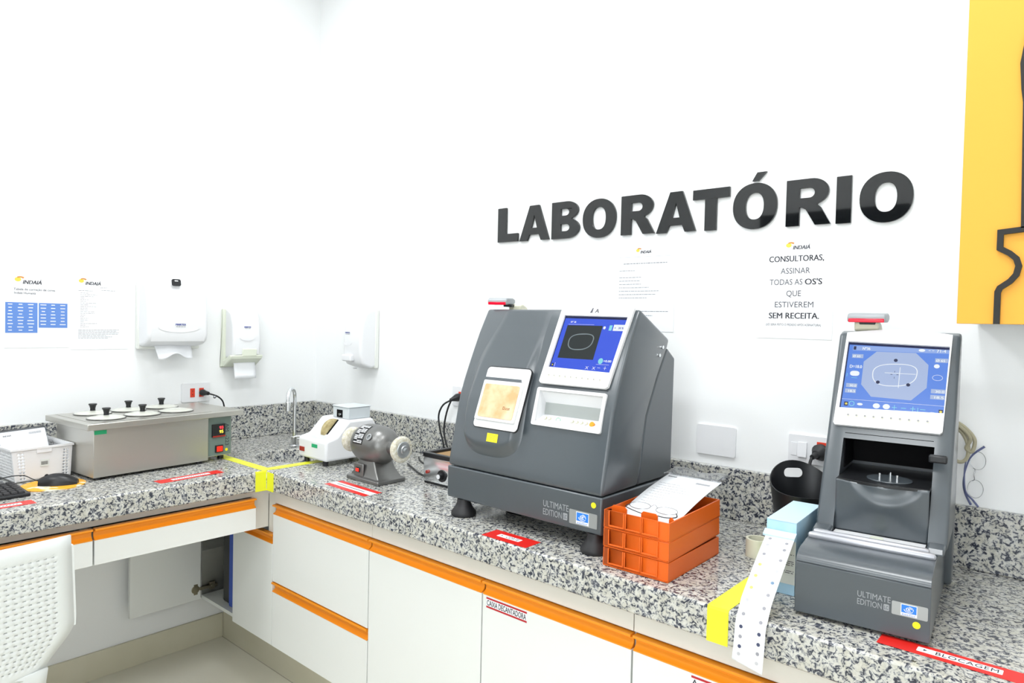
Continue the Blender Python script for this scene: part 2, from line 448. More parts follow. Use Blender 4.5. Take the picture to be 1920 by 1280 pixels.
fx, fy = 0.372, -0.345
fa = thing('tap', 'tall chrome swan-neck tap behind the corner sink', 'tap', (fx, fy, H))
dx, dy = 0.66, -0.75
MB().cyl((0, 0, 0), (0, 0, 0.012), 0.024).cyl((0, 0, 0.012), (0, 0, 0.05), 0.016).build('base', 'chrome', fa, bevel=0.002)
pts = [(0, 0, 0.04), (0, 0, 0.12), (0, 0, 0.2)]
for k in range(0, 9):
    a = PI * k / 8
    pts.append((0.048 * (1 - math.cos(a)) * dx, 0.048 * (1 - math.cos(a)) * dy, 0.225 + 0.042 * math.sin(a)))
pts.append((0.096 * dx, 0.096 * dy, 0.20))
MB().tube(pts, 0.0085, 12, 4).build('spout', 'chrome', fa)
MB().cyl((0.096 * dx, 0.096 * dy, 0.215), (0.096 * dx, 0.096 * dy, 0.175), 0.012).build('nozzle', 'chrome', fa, bevel=0.002)
MB().cyl((0, 0, 0.045), (0.085, 0.06, 0.052), 0.008).cyl((0.07, 0.05, 0.048), (0.10, 0.07, 0.052), 0.014).cyl((0.075, 0.053, 0.05), (0.075, 0.053, 0.105), 0.004).build('lever', 'chrome', fa, bevel=0.001)

# ------------------------------------------------------------------ cabinets
def handle_prof(y, z):       # section of the channel handle (y outwards negative), 36 mm high
    return [(y + 0.0, z), (y - 0.020, z), (y - 0.0205, z - 0.001), (y - 0.0205, z - 0.0055), (y - 0.0195, z - 0.0065), (y - 0.009, z - 0.0085), (y - 0.005, z - 0.013), (y - 0.0035, z - 0.019),
            (y - 0.005, z - 0.026), (y - 0.010, z - 0.031), (y - 0.0165, z - 0.034), (y - 0.0168, z - 0.0355), (y - 0.0165, z - 0.037), (y + 0.0, z - 0.037)]
YF = -0.640
def front_x(name, parent, x0, x1, z0, z1, hm='orange_alu', split=None):
    """door or drawer front facing -y with a full-width channel handle on top"""
    f = MB().box(x0 + 0.0015, x1 - 0.0015, YF, YF + 0.018, z0, z1 - 0.0365).build(name, 'cab', parent, bevel=0.001)
    h = MB().prism(handle_prof(YF + 0.016, z1), 'x', x0 + 0.002, x1 - 0.002).build('handle', hm, f, angle=25)
    return f
# plinth under the run
struct('trim_1', MB().box(0.013, XR, -0.4858, -0.47, 0, 0.236), 'tile', 'beige tiled plinth under the cabinets')

def carcass(m, x0, x1, z0=0.238, z1=0.846, y0=-0.618, y1=-0.03, back=True, top=True):
    w = 0.015
    m.box(x0, x0 + w, y0, y1, z0, z1); m.box(x1 - w, x1, y0, y1, z0, z1)
    m.box(x0 + w, x1 - w, y0, y1, z0, z0 + w)
    if top: m.box(x0 + w, x1 - w, y0, y1, z1 - w, z1)
    if back: m.box(x0 + w, x1 - w, y1 - 0.01, y1, z0 + w, z1 - w)
    return m
cc = thing('corner_cabinet', 'white corner cupboard with its left door standing open under the desk', 'cabinet')
carcass(MB(), 0.062, 0.709, z1=0.664, top=True).build('body', 'cab', cc, bevel=0.0008)
MB().box(0.661, 0.709, -0.628, -0.61, 0.672, 0.846).build('rail', 'rail', cc)
dr = MB().box(0.402, 0.7095, YF, YF + 0.018, 0.24, 0.633).build('door', 'cab', cc, bevel=0.001)
lab(dr, 'closed white door')
MB().prism(handle_prof(YF + 0.016, 0.670), 'x', 0.404, 0.7085).build('handle', 'orange_alu', dr, angle=25)
od = MB().box(0.062, 0.08, -0.918, -0.624, 0.237, 0.633).build('door', 'cab', cc, bevel=0.001)
lab(od, 'white door standing open against the wall')
hg = MB().cyl((0.080, -0.648, 0.285), (0.084, -0.648, 0.285), 0.0175).box(0.08, 0.083, -0.655, -0.638, 0.262, 0.308)
hg.box(0.0775, 0.089, -0.63, -0.585, 0.279, 0.291).box(0.0772, 0.084, -0.585, -0.56, 0.268, 0.302).box(0.0772, 0.088, -0.60, -0.55, 0.279, 0.291)
hg.cyl((0.084, -0.575, 0.285), (0.090, -0.575, 0.285), 0.006)
hg.build('hinge', 'brass', cc, bevel=0.0008)
o = MB().box(0.205, 0.274, -0.585, -0.46, 0.2535, 0.61).build('storage_box', 'black', bevel=0.01, seg=3)
tag(o, 'tall black box inside the open corner cupboard', 'box')
o = MB().box(0.278, 0.33, -0.595, -0.45, 0.2535, 0.58).build('file_box', 'navy', bevel=0.006)
tag(o, 'blue upright case beside the black box in the open cupboard', 'case')

dc = thing('drawer_cabinet', 'white drawer cabinet with two orange channel handles beside the corner', 'cabinet')
carcass(MB(), 0.711, 1.305, z1=0.79).build('body', 'cab', dc, bevel=0.0008)
front_x('drawer', dc, 0.711, 1.305, 0.491, 0.787)
front_x('drawer', dc, 0.711, 1.305, 0.24, 0.487)

def door_cab(x0, x1, label, ztop=0.787, sign=None, seam=None):
    t = thing('base_cabinet', label, 'cabinet')
    carcass(MB(), x0 + 0.001, x1 - 0.001, z1=0.79).build('body', 'cab', t, bevel=0.0008)
    return t
b1 = door_cab(1.307, 1.814, 'white base cupboard directly beneath the large grey machine')
front_x('door', b1, 1.307, 1.814, 0.24, 0.787)
b2 = door_cab(1.816, 2.292, 'white base cupboard with the red-edged CAIXA DECANTADORA label')
d2 = front_x('door', b2, 1.816, 2.292, 0.24, 0.787)
b3 = door_cab(2.294, 2.80, 'white base cupboard beneath the yellow tape, its handle set lower')
d3 = front_x('door', b3, 2.294, 2.80, 0.24, 0.787)
b4 = door_cab(2.802, 3.40, 'white base cupboard at the right end of the run')
front_x('door', b4, 2.802, 3.40, 0.24, 0.787)
XF = Matrix.Translation((0, YF, 0)) @ Matrix.Rotation(PI / 2, 4, 'X')     # x right, y up, z towards the room
def door_label(x0, x1, z0, z1, txt, name, label):
    t = thing(name, label, 'label', (x0, YF - 0.0002, z0))
    X = Matrix.Rotation(PI / 2, 4, 'X'); w, h = x1 - x0, z1 - z0
    MB(X).box(0, w, 0, h, 0, 0.0004).build('paper', 'paper', t)
    MB(X).box(0, w, 0, h * 0.17, 0.0004, 0.0007).box(0, w, h * 0.83, h, 0.0004, 0.0007).build('red_border', 'darkred', t)
    me = textmesh(txt, h * 0.72, 0.0003, 'LEFT', 0.0002)
    xs = [v.co.x for v in me.vertices]; k = w * 0.97 / max(xs) if len(txt) > 1 else 1.0
    MB(X @ Matrix.Translation((w * 0.012, h * 0.25, 0.0005)) @ Matrix.Diagonal((k, 1, 1, 1))).add(me).build('lettering', 'ink', t)
door_label(1.832, 1.977, 0.7165, 0.7455, 'CAIXA DECANTADORA', 'door_label', 'white label with red edges reading CAIXA DECANTADORA')
door_label(2.442, 2.56, 0.7165, 0.7455, 'A', 'door_label', 'white label with red edges, cut by the bottom of the photo')

def rail_x(x0, x1): return MB().box(x0, x1, -0.632, -0.61, 0.7915, 0.851)
for x0, x1, l in ((0.711, 1.3105, 'beige rail above the two drawers beside the corner'), (1.3125, 2.290, 'beige rail above the two middle cupboards'), (2.2925, 3.40, 'beige rail above the cupboards at the right end')):
    o = rail_x(x0, x1).build('worktop_rail', 'rail', bevel=0.0008); tag(o, l, 'rail', 'beige rails under the granite')

# desk side
XD = 0.70
def hprof_d(x, z):
    return [(x - (q[0] - 0), q[1]) for q in handle_prof(0, z)]
def desk_drawer(y0, y1, label):
    t = thing('desk_drawer_unit', label, 'drawer')
    f = MB().box(XD - 0.018, XD, y0 + 0.0015, y1 - 0.0015, 0.703, 0.783).build('front', 'cab', t, bevel=0.001)
    pr = [(XD - 0.016 - q[0], q[1]) for q in handle_prof(0, 0.82)]
    MB().prism(pr, 'y', y0 + 0.002, y1 - 0.002).build('handle', 'orange_alu', t, angle=22)
    MB().box(0.12, XD - 0.019, y0 + 0.01, y1 - 0.01, 0.715, 0.73).box(0.12, 0.135, y0 + 0.01, y1 - 0.01, 0.73, 0.80).box(0.135, XD - 0.019, y0 + 0.01, y0 + 0.022, 0.73, 0.80).box(0.135, XD - 0.019, y1 - 0.022, y1 - 0.01, 0.73, 0.80).build('box', 'cab', t)
    return t
desk_drawer(-1.251, -0.702, 'wide shallow white desk drawer with orange handle, next to the corner')
desk_drawer(-1.802, -1.253, 'shallow white desk drawer with orange handle behind the white chair')
desk_drawer(-2.353, -1.804, 'shallow white desk drawer with orange handle, farthest from the corner')
o = MB().box(0.652, 0.672, -2.36, -0.63, 0.8215, 0.851).build('worktop_rail', 'rail'); tag(o, 'beige rail above the desk drawers on the left', 'rail', 'beige rails under the granite')
o = MB().box(0.642, 0.66, -0.70, -0.63, 0.69, 0.851).build('filler_panel', 'rail'); tag(o, 'narrow pale filler panel in the inner corner beside the desk drawer', 'panel')
o = MB().box(0.10, 0.66, -2.37, -2.355, 0.0, 0.851).build('desk_side_panel', 'cab'); tag(o, 'white side panel holding the far end of the desk', 'panel')

# ------------------------------------------------------------------ tapes and labels on the granite
def strip_obj(name, label, cat, quads, m, z=0.0006, group=None):
    mb = MB()
    for q in quads: mb.prism(q, 'z', H + 0.0004, H + 0.0004 + z)
    o = mb.build(name, m); return tag(o, label, cat, group)
# corner tape: one line across the desk, one across to the edger, one folded over the edge
tp = thing('floor_tape', 'bright yellow tape marking off the corner sink, folded over the granite edge', 'tape')
tp.name = 'marking_tape'
tb = MB().box(0.03, 0.7235, -0.690, -0.650, H + 0.0003, H + 0.001)
tb.box(0.685, 0.7285, -0.6495, -0.10, H + 0.0003, H + 0.001)
tb.build('tape_lines', 'yellowtape', tp)
tv = MB().box(D2 + 0.0003, D2 + 0.0012, -0.722, -D - 0.0003, H - T - 0.001, H - 0.004)
tv.box(D2 + 0.0003, 0.775, -D - 0.0012, -D - 0.0003, H - T - 0.001, H - 0.004)
tv.prism([(D2 - 0.005, H + 0.001), (D2 - 0.005, H + 0.0003), (D2 - 0.0012, H - 0.0010), (D2 + 0.0003, H - 0.0045), (D2 + 0.0012, H - 0.0045), (D2 - 0.0005, H)], 'y', -0.722, -D - 0.0003)
tv.build('tape_fold', 'yellowtape', tp)
t2 = thing('marking_tape', 'yellow tape across the worktop between the orange trays and the paper strip', 'tape')
MB().box(2.490, 2.536, -D + 0.006, -0.024, H + 0.0003, H + 0.001).build('tape_line', 'yellowtape', t2)
MB().box(2.490, 2.536, -D - 0.0012, -D - 0.0003, H - T - 0.001, H - 0.005).prism([(-D + 0.006, H + 0.001), (-D + 0.006, H + 0.0003), (-D + 0.002, H - 0.001), (-D - 0.0003, H - 0.0055), (-D - 0.0012, H - 0.0055), (-D + 0.001, H + 0.0003)], 'x', 2.490, 2.536).build('tape_fold', 'yellowtape', t2)

def counter_label(label, c, ang, w, h, x0, x1, y0, y1, txt=None, two=False):
    t = thing('counter_label', label, 'label', (c[0], c[1], H + 0.0004), ang, 'red labels stuck to the granite')
    if two:
        MB().box(0, w, 0, h * 0.3, 0, 0.0004).box(0.0, w, h * 0.7, h, 0, 0.0004).build('red_border', 'redlabel', t)
        MB().box(0, w, h * 0.3, h * 0.7, 0, 0.0004).build('paper', 'paper', t)
    else:
        MB().box(0, w, 0, h, 0, 0.0004).build('red_backing', 'redlabel', t)
        MB().add(shape([rrect(x0, x1, y0, y1, 0.002)], 0.0003), Matrix.Translation((0, 0, 0.0005))).build('paper', 'paper', t)
    mb = MB()
    hh = (y1 - y0)
    if txt:
        mb.prism([(x0 + 0.010, y0 + hh * 0.3), (x0 + 0.010, y0 + hh * 0.7), (x0 + 0.016, y0 + hh * 0.5)], 'z', 0.0009, 0.0011)
        me = textmesh(txt, hh * 1.0, 0.0002, 'LEFT', 0.0, 1.0, 1.1)
        k = (x1 - x0 - 0.034) / max(v.co.x for v in me.vertices)
        mb.add(me, Matrix.Translation((x0 + 0.028, y0 + hh * 0.15, 0.0009)) @ Matrix.Diagonal((k, 1, 1, 1)))
    else:
        x = x0 + 0.01
        while x < x1 - 0.012:
            mb.box(x, x + 0.004, y0 + hh * 0.3, y0 + hh * 0.65, 0.0009, 0.0011); x += 0.0085
    mb.build('lettering', 'ink', t)
    return t
counter_label('red label reading CORTE at the edge under the large grey machine', (1.835, -0.670), 0, 0.156, 0.064, 0.035, 0.112, 0.022, 0.042, 'CORTE')
counter_label('long red label reading BLOCAGEM at the right edge of the granite', (2.795, -0.617), 0, 0.36, 0.047, 0.062, 0.19, 0.014, 0.034, 'BLOCAGEM')
counter_label('red and white striped label in front of the polishing motor', (1.052, -0.642), -0.03, 0.235, 0.072, 0.02, 0.2, 0.026, 0.045, None, True)
counter_label('red label on the desk in front of the steel water bath', (0.672, -1.037), PI / 2 + 0.10, 0.235, 0.052, 0.05, 0.19, 0.015, 0.034)
counter_label('red label at the desk edge in front of the keyboard', (0.676, -1.62), PI / 2 + 0.02, 0.222, 0.052, 0.03, 0.19, 0.015, 0.034)

# ------------------------------------------------------------------ wall letters
XW = lambda x, z, y=-0.001: Matrix.Translation((x, y, z)) @ Matrix.Rotation(PI / 2, 4, 'X')
def L_(w, h): a = w * 0.42; return [[(0, 0), (w, 0), (w, h * .235), (a, h * .235), (a, h), (0, h)]]
def A_(w, h):
    return [[(0, 0), (w * .27, 0), (w * .345, h * .17), (w * .66, h * .17), (w * .73, 0), (w, 0), (w * .655, h), (w * .345, h)],
            [(w * .405, h * .36), (w * .50, h * .72), (w * .595, h * .36)]]
def T_(w, h): return [[(w * .34, 0), (w * .66, 0), (w * .66, h * .76), (w, h * .76), (w, h), (0, h), (0, h * .76), (w * .34, h * .76)]]
def I_(w, h): return [[(0, 0), (w, 0), (w, h), (0, h)]]
def O_(w, h): return [ell(w / 2, h / 2, w / 2, h / 2, 48, p=2.15), ell(w / 2, h / 2, w * .205, h * .29, 36, p=2.3)]
def B_(w, h):
    o = [(0, 0)] + ell(w * .55, h * .27, w * .45, h * .27, 14, -PI / 2, PI * .36) + ell(w * .54, h * .755, w * .41, h * .245, 14, -PI * .36, PI / 2) + [(0, h)]
    a = [(w * .33, h * .2)] + ell(w * .52, h * .295, w * .13, h * .095, 10, -PI / 2, PI / 2) + [(w * .33, h * .39)]
    b = [(w * .33, h * .62)] + ell(w * .51, h * .71, w * .12, h * .09, 10, -PI / 2, PI / 2) + [(w * .33, h * .8)]
    return [o, a, b]
def R_(w, h):
    o = [(0, 0), (w * .31, 0), (w * .31, h * .39), (w * .36, h * .39)] + [(w * .45, h * .34), (w * .66, 0), (w, 0), (w * .79, h * .36), (w * .70, h * .435)] + \
        ell(w * .55, h * .715, w * .40, h * .285, 14, -PI * .36, PI / 2) + [(0, h)]
    a = [(w * .31, h * .59)] + ell(w * .52, h * .695, w * .12, h * .105, 10, -PI / 2, PI / 2) + [(w * .31, h * .8)]
    return [o, a]
LT = [('L', L_, 1.2695, 1.374, 1.818, 1.951), ('A', A_, 1.382, 1.526, 1.8155, 1.948), ('B', B_, 1.5375, 1.663, 1.8135, 1.948),
      ('O', O_, 1.677, 1.815, 1.807, 1.943), ('R', R_, 1.836, 1.965, 1.8085, 1.9405), ('A', A_, 1.971, 2.111, 1.805, 1.9355),
      ('T', T_, 2.099, 2.220, 1.8025, 1.932), ('O', O_, 2.231, 2.364, 1.797, 1.933), ('R', R_, 2.3895, 2.512, 1.7965, 1.928),
      ('I', I_, 2.525, 2.564, 1.7945, 1.9235), ('O', O_, 2.584, 2.712, 1.789, 1.922)]
NM = ['L, first letter of LABORATÓRIO', 'A, between L and B', 'B, between the first A and O', 'plain O after the B', 'R followed by A and T', 'A, between R and T',
      'T, before the accented letter', 'accented Ó', 'R followed by I', 'I, a plain upright bar', 'O, last and largest letter']
for (ch, fn, x0, x1, z0, z1), nm in zip(LT, NM):
    me = shape(fn(x1 - x0, z1 - z0), 0.009)
    o = MB(XW(x0, z0)).add(me).build('wall_letter', 'acrylic', bevel=0.0006, seg=1, bang=60)
    tag(o, 'glossy black wall letter ' + nm, 'letter', 'LABORATÓRIO letters')
    if nm.startswith('acc'):
        MB(XW(2.288, 1.9385)).add(shape([[(0, 0), (0.018, 0), (0.043, 0.025), (0.015, 0.025)]], 0.009)).build('accent', 'acrylic', o)

# ------------------------------------------------------------------ notices on the walls
def logo(P, X, w, parent):
    """small swirl and INDAIÁ"""
    a = MB(X).add(shape([ell(w * .13, w * .16, w * .12, w * .095, 20)], 0.0003)); a.build('logo_swirl', 'yellowlogo', parent)
    MB(X).add(shape([ell(w * .22, w * .20, w * .17, w * .10, 14, PI * .15, PI * .75) + ell(w * .2, w * .17, w * .13, w * .07, 14, PI * .75, PI * .15)], 0.0004)).build('logo_arc', 'orangelogo', parent)
    me = textmesh('INDAIÁ', w * .24, 0.0003, 'LEFT', 0.0, 1.0, 1.0, 0.25)
    k = w * .72 / max(v.co.x for v in me.vertices)
    mb = MB(X @ Matrix.Translation((w * .3, -w * .03, 0)) @ Matrix.Diagonal((k, 1, 1, 1)))
    for d_ in (-1, 0, 1): mb.add(me, Matrix.Translation((d_ * w * .009, 0, 0)))
    mb.build('logo_lettering', 'inkgrey', parent)
def lines(mb, x, y, w, h, gap=0.0022, rnd=None):
    """a line of writing too small to read: word-length dashes"""
    r = rnd or random; e = x + w
    while x < e:
        l = r.uniform(0.004, 0.014); mb.box(x, min(x + l, e), y, y + h, 0, 0.0003); x += l + gap
XL = lambda y, z, x=0.0008: frame((x, y, z), (0, 1, 0), (0, 0, 1))
def poster(name, label, X, w=0.21, h=0.297):
    t = thing(name, label, 'notice')
    t.matrix_world = X
    MB().box(0, w, 0, h, 0, 0.0006).build('paper', 'paper', t)
    return t
UP = Matrix.Translation((0, 0, 0.0008))
p = poster('wall_notice', 'white A4 notice with two blue tables, leftmost on the wall', XL(-1.333, 1.366), 0.21, 0.322)
logo(p, UP @ Matrix.Translation((0.032, 0.245, 0)), 0.085, p)
mb = MB(UP).add(textmesh('Tabela de correção de cores', 0.0115, 0.0002, 'LEFT', 0.0001), Matrix.Translation((0.03, 0.218, 0)))
mb.add(textmesh('Indaiá Humaitá', 0.0115, 0.0002, 'LEFT', 0.0001), Matrix.Translation((0.031, 0.204, 0))); mb.build('heading', 'inkgrey', p)
MB(UP).box(0.004, 0.106, 0.057, 0.172, 0, 0.0003).box(0.11, 0.206, 0.077, 0.172, 0, 0.0003).build('table', 'tableblue', p)
mb = MB(UP @ Matrix.Translation((0, 0, 0.0003)))
for (x0, n, y0, st) in ((0.008, 9, 0.165, 0.0122), (0.114, 7, 0.165, 0.0125)):
    for r_ in range(n):
        for c_ in range(3):
            w_ = random.uniform(0.010, 0.022); xx = x0 + 0.0325 * c_ + (0.022 - w_) / 2
            mb.box(xx, xx + w_, y0 - st * r_ - 0.0018, y0 - st * r_ + 0.0012, 0, 0.0002)
mb.build('table_entries', 'paper', p)
p = poster('wall_notice', 'white A4 list notice beside the paper towel dispenser', XL(-1.116, 1.357), 0.21, 0.33)
logo(p, UP @ Matrix.Translation((0.027, 0.262, 0)), 0.078, p)
mb = MB(UP); lines(mb, 0.027, 0.235, 0.05, 0.0018); lines(mb, 0.105, 0.25, 0.025, 0.0016); lines(mb, 0.11, 0.239, 0.05, 0.0018)
for k in range(21): lines(mb, 0.034, 0.226 - 0.0068 * k, random.choice([0.014, 0.02, 0.03, 0.06, 0.05]), 0.0014)
for k in range(7): lines(mb, 0.027, 0.078 - 0.0056 * k, random.uniform(0.09, 0.15), 0.0016)
mb.build('small_print', 'inkpale', p)

p = poster('wall_notice', 'white A4 notice of pale small print between the black letters and the large machine', XW(1.822, 1.484, -0.0008), 0.218, 0.3)
logo(p, UP @ Matrix.Translation((0.072, 0.262, 0)), 0.056, p)
mb = MB(UP); mb.box(0.008, 0.20, 0.249, 0.2496, 0, 0.0002); lines(mb, 0.025, 0.226, 0.165, 0.0026); lines(mb, 0.009, 0.203, 0.06, 0.0018)
for k, w_ in enumerate((0.085, 0.08, 0.085, 0.115, 0.155, 0.14, 0.11)): lines(mb, 0.009, 0.180 - 0.0115 * k, w_, 0.0018)
lines(mb, 0.012, 0.066, 0.185, 0.002); lines(mb, 0.065, 0.052, 0.075, 0.002)
mb.build('small_print', 'inkpale', p)

p = poster('wall_notice', 'white A4 notice reading CONSULTORAS, ASSINAR TODAS AS OS\'S', XW(2.312, 1.475, -0.0008), 0.212, 0.299)
logo(p, UP @ Matrix.Translation((0.078, 0.258, 0)), 0.066, p)
def fit(mb, s, x0, x1, y, h, bold=0.0):
    me = textmesh(s, h, 0.0002, 'LEFT', 0.0); xs = [v.co.x for v in me.vertices]
    k = (x1 - x0) / (max(xs) - min(xs))
    for d_ in ((-bold, 0, bold) if bold else (0,)):
        mb.add(me, Matrix.Translation((x0 - min(xs) * k + d_, y, 0)) @ Matrix.Diagonal((k, 1, 1, 1)))
mb = MB(UP)
fit(mb, 'CONSULTORAS,', 0.032, 0.184, 0.222, 0.024, 0.0005); fit(mb, "OS'S", 0.135, 0.181, 0.155, 0.024, 0.0006); fit(mb, 'SEM RECEITA.', 0.036, 0.176, 0.058, 0.024, 0.0006)
mb.build('bold_lettering', 'inkgrey', p)
mb = MB(UP)
fit(mb, 'ASSINAR', 0.066, 0.148, 0.187, 0.024); fit(mb, 'TODAS AS', 0.035, 0.128, 0.155, 0.024); fit(mb, 'QUE', 0.084, 0.125, 0.122, 0.024)
fit(mb, 'ESTIVEREM', 0.052, 0.160, 0.09, 0.024); fit(mb, '(SÓ SERÁ FEITO O PEDIDO APÓS ASSINATURA)', 0.028, 0.182, 0.037, 0.009)
mb.build('light_lettering', 'inkgrey', p)

# ------------------------------------------------------------------ orange sign with black line art
sg = thing('wall_cupboard', 'orange wall cupboard with thick black line drawing at the upper right', 'cupboard', (2.857, -0.26, 1.522))
MB().box(0, 0.9, -0.04, -0.022, 0, 1.05).build('door', 'signorange', sg, bevel=0.001)
MB().box(0.002, 0.898, -0.0215, 0.258, 0.002, 1.05).build('body', 'cab', sg, bevel=0.001)
CS = 0.873
def band(pts, w=0.0125):
    P = [Vector(q) for q in pts]; Lf = []; Rt = []
    for i, q in enumerate(P):
        a = (P[i] - P[i - 1]).normalized() if i else None; b = (P[i + 1] - P[i]).normalized() if i < len(P) - 1 else None
        d_ = ((a or b) + (b or a)).normalized(); n_ = Vector((-d_.y, d_.x)); k = w / 2 / max(0.5, n_.dot(Vector((-(a or b).y, (a or b).x))))
        Lf.append(tuple(q + n_ * k)); Rt.append(tuple(q - n_ * k))
    return [Lf + Rt[::-1]]
X = Matrix.Translation((0, -0.04, 0)) @ Matrix.Rotation(PI / 2, 4, 'X') @ Matrix.Diagonal((CS, CS, 1, 1))
arc = [(0.080, 0.0), (0.080, 0.075), (0.084, 0.085), (0.103, 0.10), (0.114, 0.115), (0.118, 0.135), (0.113, 0.152), (0.10, 0.165), (0.081, 0.177), (0.081, 0.215), (0.125, 0.219), (0.30, 0.219)]
MB(X).add(shape(band(arc), 0.008)).add(shape([[(0.119, 0.222), (0.30, 0.222), (0.30, 0.75), (0.16, 0.75), (0.113, 0.66), (0.105, 0.60), (0.109, 0.54), (0.113, 0.51)]], 0.008)).build('black_line_drawing', 'signblack', sg)

# ------------------------------------------------------------------ dispensers on the walls
def dispenser_logo(parent, X, w):
    mb = MB(X); fit(mb, 'MARTEX', 0, w, 0, w * 0.26, 0.0006); mb.build('brand_lettering', 'blueink', parent)
    mb = MB(X); lines(mb, w * .05, -w * .15, w * .9, w * .05); mb.build('small_print', 'inkpale', parent)
# paper towel
t = thing('paper_towel_dispenser', 'large white paper towel dispenser with a folded towel showing', 'dispenser', (0, -0.872, 1.362))
pr = [(0.001, 0.0), (0.085, 0.015), (0.115, 0.03), (0.125, 0.06), (0.12, 0.16), (0.108, 0.24), (0.09, 0.27), (0.05, 0.285), (0.001, 0.29)]
MB().prism(pr, 'y', 0, 0.25).build('cover', 'white', t, bevel=0.014, seg=4, bang=50)
MB().box(0.001, 0.03, -0.005, 0.255, -0.006, 0.28).build('back_plate', 'palewhite', t, bevel=0.006)
mb = MB()
mb.grid(lambda u, v: (lerp(0.05, 0.085, v) + 0.008 * math.sin(u * 5), 0.05 + 0.16 * u + 0.015 * v * (0.5 - u), 0.02 - v * (0.055 + 0.012 * math.sin(u * 7.5 + 1))), 16, 5)
mb.build('paper_towel', 'paper', t, solid=0.0012)
MB(frame((0.109, 0.118, 0.268), (0, 1, 0), (-0.2, 0, 1))).add(shape([rrect(-0.02, 0.018, -0.004, 0.026, 0.008), rrect(-0.008, 0.008, 0.016, 0.021, 0.002)], 0.004)).build('lock', 'black', t)
dispenser_logo(t, frame((0.1255, 0.11, 0.098), (0, 1, 0), (-0.02, 0, 1)), 0.042)
MB(frame((0.1245, 0.125, 0.09), (0, 1, 0), (-0.02, 0, 1))).add(shape([ell(0, 0, 0.085, 0.022, 20, PI, 2 * PI) + ell(0, 0, 0.08, 0.018, 20, 2 * PI, PI)], 0.002)).build('moulded_rim', 'white', t)
# toilet style roll dispenser with pale green base
t = thing('interfold_dispenser', 'slim white dispenser with pale green base and a hanging white sheet', 'dispenser', (0, -0.505, 1.27))
pr = [(0.001, 0.04), (0.07, 0.035), (0.092, 0.06), (0.096, 0.12), (0.09, 0.2), (0.075, 0.25), (0.04, 0.27), (0.001, 0.275)]
MB().prism(pr, 'y', 0.012, 0.148).build('cover', 'white', t, bevel=0.012, seg=4, bang=50)
MB().box(0.001, 0.022, 0, 0.16, 0.0, 0.268).prism([(0.001, 0), (0.03, 0), (0.095, 0.04), (0.1, 0.055), (0.08, 0.056), (0.03, 0.03), (0.001, 0.03)], 'y', 0.0, 0.156).prism([(0.088, 0.045), (0.1, 0.05), (0.1015, 0.085), (0.094, 0.088)], 'y', 0.055, 0.125).build('base', 'offwhite', t, bevel=0.004)
MB().grid(lambda u, v: (0.06 + 0.01 * v, 0.03 + 0.105 * u + 0.004 * v, 0.03 - v * 0.085), 6, 5).build('paper_sheet', 'paper', t, solid=0.001)
dispenser_logo(t, frame((0.093, 0.066, 0.183), (0, 1, 0), (-0.09, 0, 1)), 0.032)
MB(frame((0.098, 0.078, 0.137), (0, 1, 0), (-0.06, 0, 1))).add(shape([ell(0, 0, 0.036, 0.014, 20, PI, 2 * PI) + ell(0, 0, 0.032, 0.011, 20, 2 * PI, PI)], 0.0015)).build('moulded_rim', 'white', t)
# soap
t = thing('soap_dispenser', 'white push-button soap dispenser on the wall right of the corner', 'dispenser', (0.386, 0, 1.275))
pr = [(-0.001, 0.01), (-0.04, 0.0), (-0.09, 0.018), (-0.104, 0.06), (-0.104, 0.13), (-0.098, 0.2), (-0.08, 0.255), (-0.045, 0.278), (-0.001, 0.284)]
MB().prism(pr, 'x', 0.0, 0.135).build('cover', 'white', t, bevel=0.012, seg=4, bang=50)
MB().box(-0.002, 0.139, -0.022, -0.001, 0.0, 0.275).build('back_plate', 'palewhite', t, bevel=0.004)
MB().box(0.012, 0.082, -0.122, -0.095, 0.032, 0.064).build('push_button', 'white', t, bevel=0.007, seg=3)
MB().cyl((0.05, -0.07, 0.0), (0.05, -0.07, -0.006), 0.012, 0.006).build('nozzle', 'white', t)
dispenser_logo(t, Matrix.Translation((0.018, -0.1045, 0.162)) @ Matrix.Rotation(PI / 2, 4, 'X'), 0.034)
MB(Matrix.Translation((0.036, -0.1035, 0.118)) @ Matrix.Rotation(PI / 2, 4, 'X')).add(shape([ell(0, 0, 0.032, 0.014, 20, PI, 2 * PI) + ell(0, 0, 0.028, 0.011, 20, 2 * PI, PI)], 0.002)).build('moulded_rim', 'white', t)

# ------------------------------------------------------------------ outlets, plates, plugs
def plate(X, w, h, name, label, cat='outlet', m='white'):
    t = thing(name, label, cat); t.matrix_world = X
    MB().add(shape([rrect(0, w, 0, h, 0.006)], 0.007)).build('cover_plate', m, t, bevel=0.0025)
    return t
def socket(t, x, y, w=0.021, h=0.04):
    MB().box(x, x + w, y, y + h, 0.007, 0.0085).build('socket', 'outlet_red', t, bevel=0.0008)
    MB().add(shape([ell(x + w / 2, y + h / 2, w * .3, h * .3, 12)], 0.0006), Matrix.Translation((0, 0, 0.0086))).build('socket_recess', 'black', t) if False else \
        MB().cyl((x + w / 2, y + h * .3, 0.0085), (x + w / 2, y + h * .3, 0.0089), 0.0022, seg=10).cyl((x + w / 2, y + h * .7, 0.0085), (x + w / 2, y + h * .7, 0.0089), 0.0022, seg=10).build('socket_hole', 'black', t)
t = plate(XL(-0.684, 1.115, 0.0), 0.126, 0.084, 'wall_outlet', 'white double outlet with two red sockets above the water bath')
socket(t, 0.037, 0.021); socket(t, 0.077, 0.021)
t = plate(XW(2.135, 1.107, 0.0), 0.126, 0.092, 'blank_plate', 'plain white blank cover plate between the two machines', 'plate')
t = plate(XW(2.418, 1.122, 0.0), 0.128, 0.080, 'wall_outlet', 'white switch plate with one red socket behind the smaller machine', 'outlet')
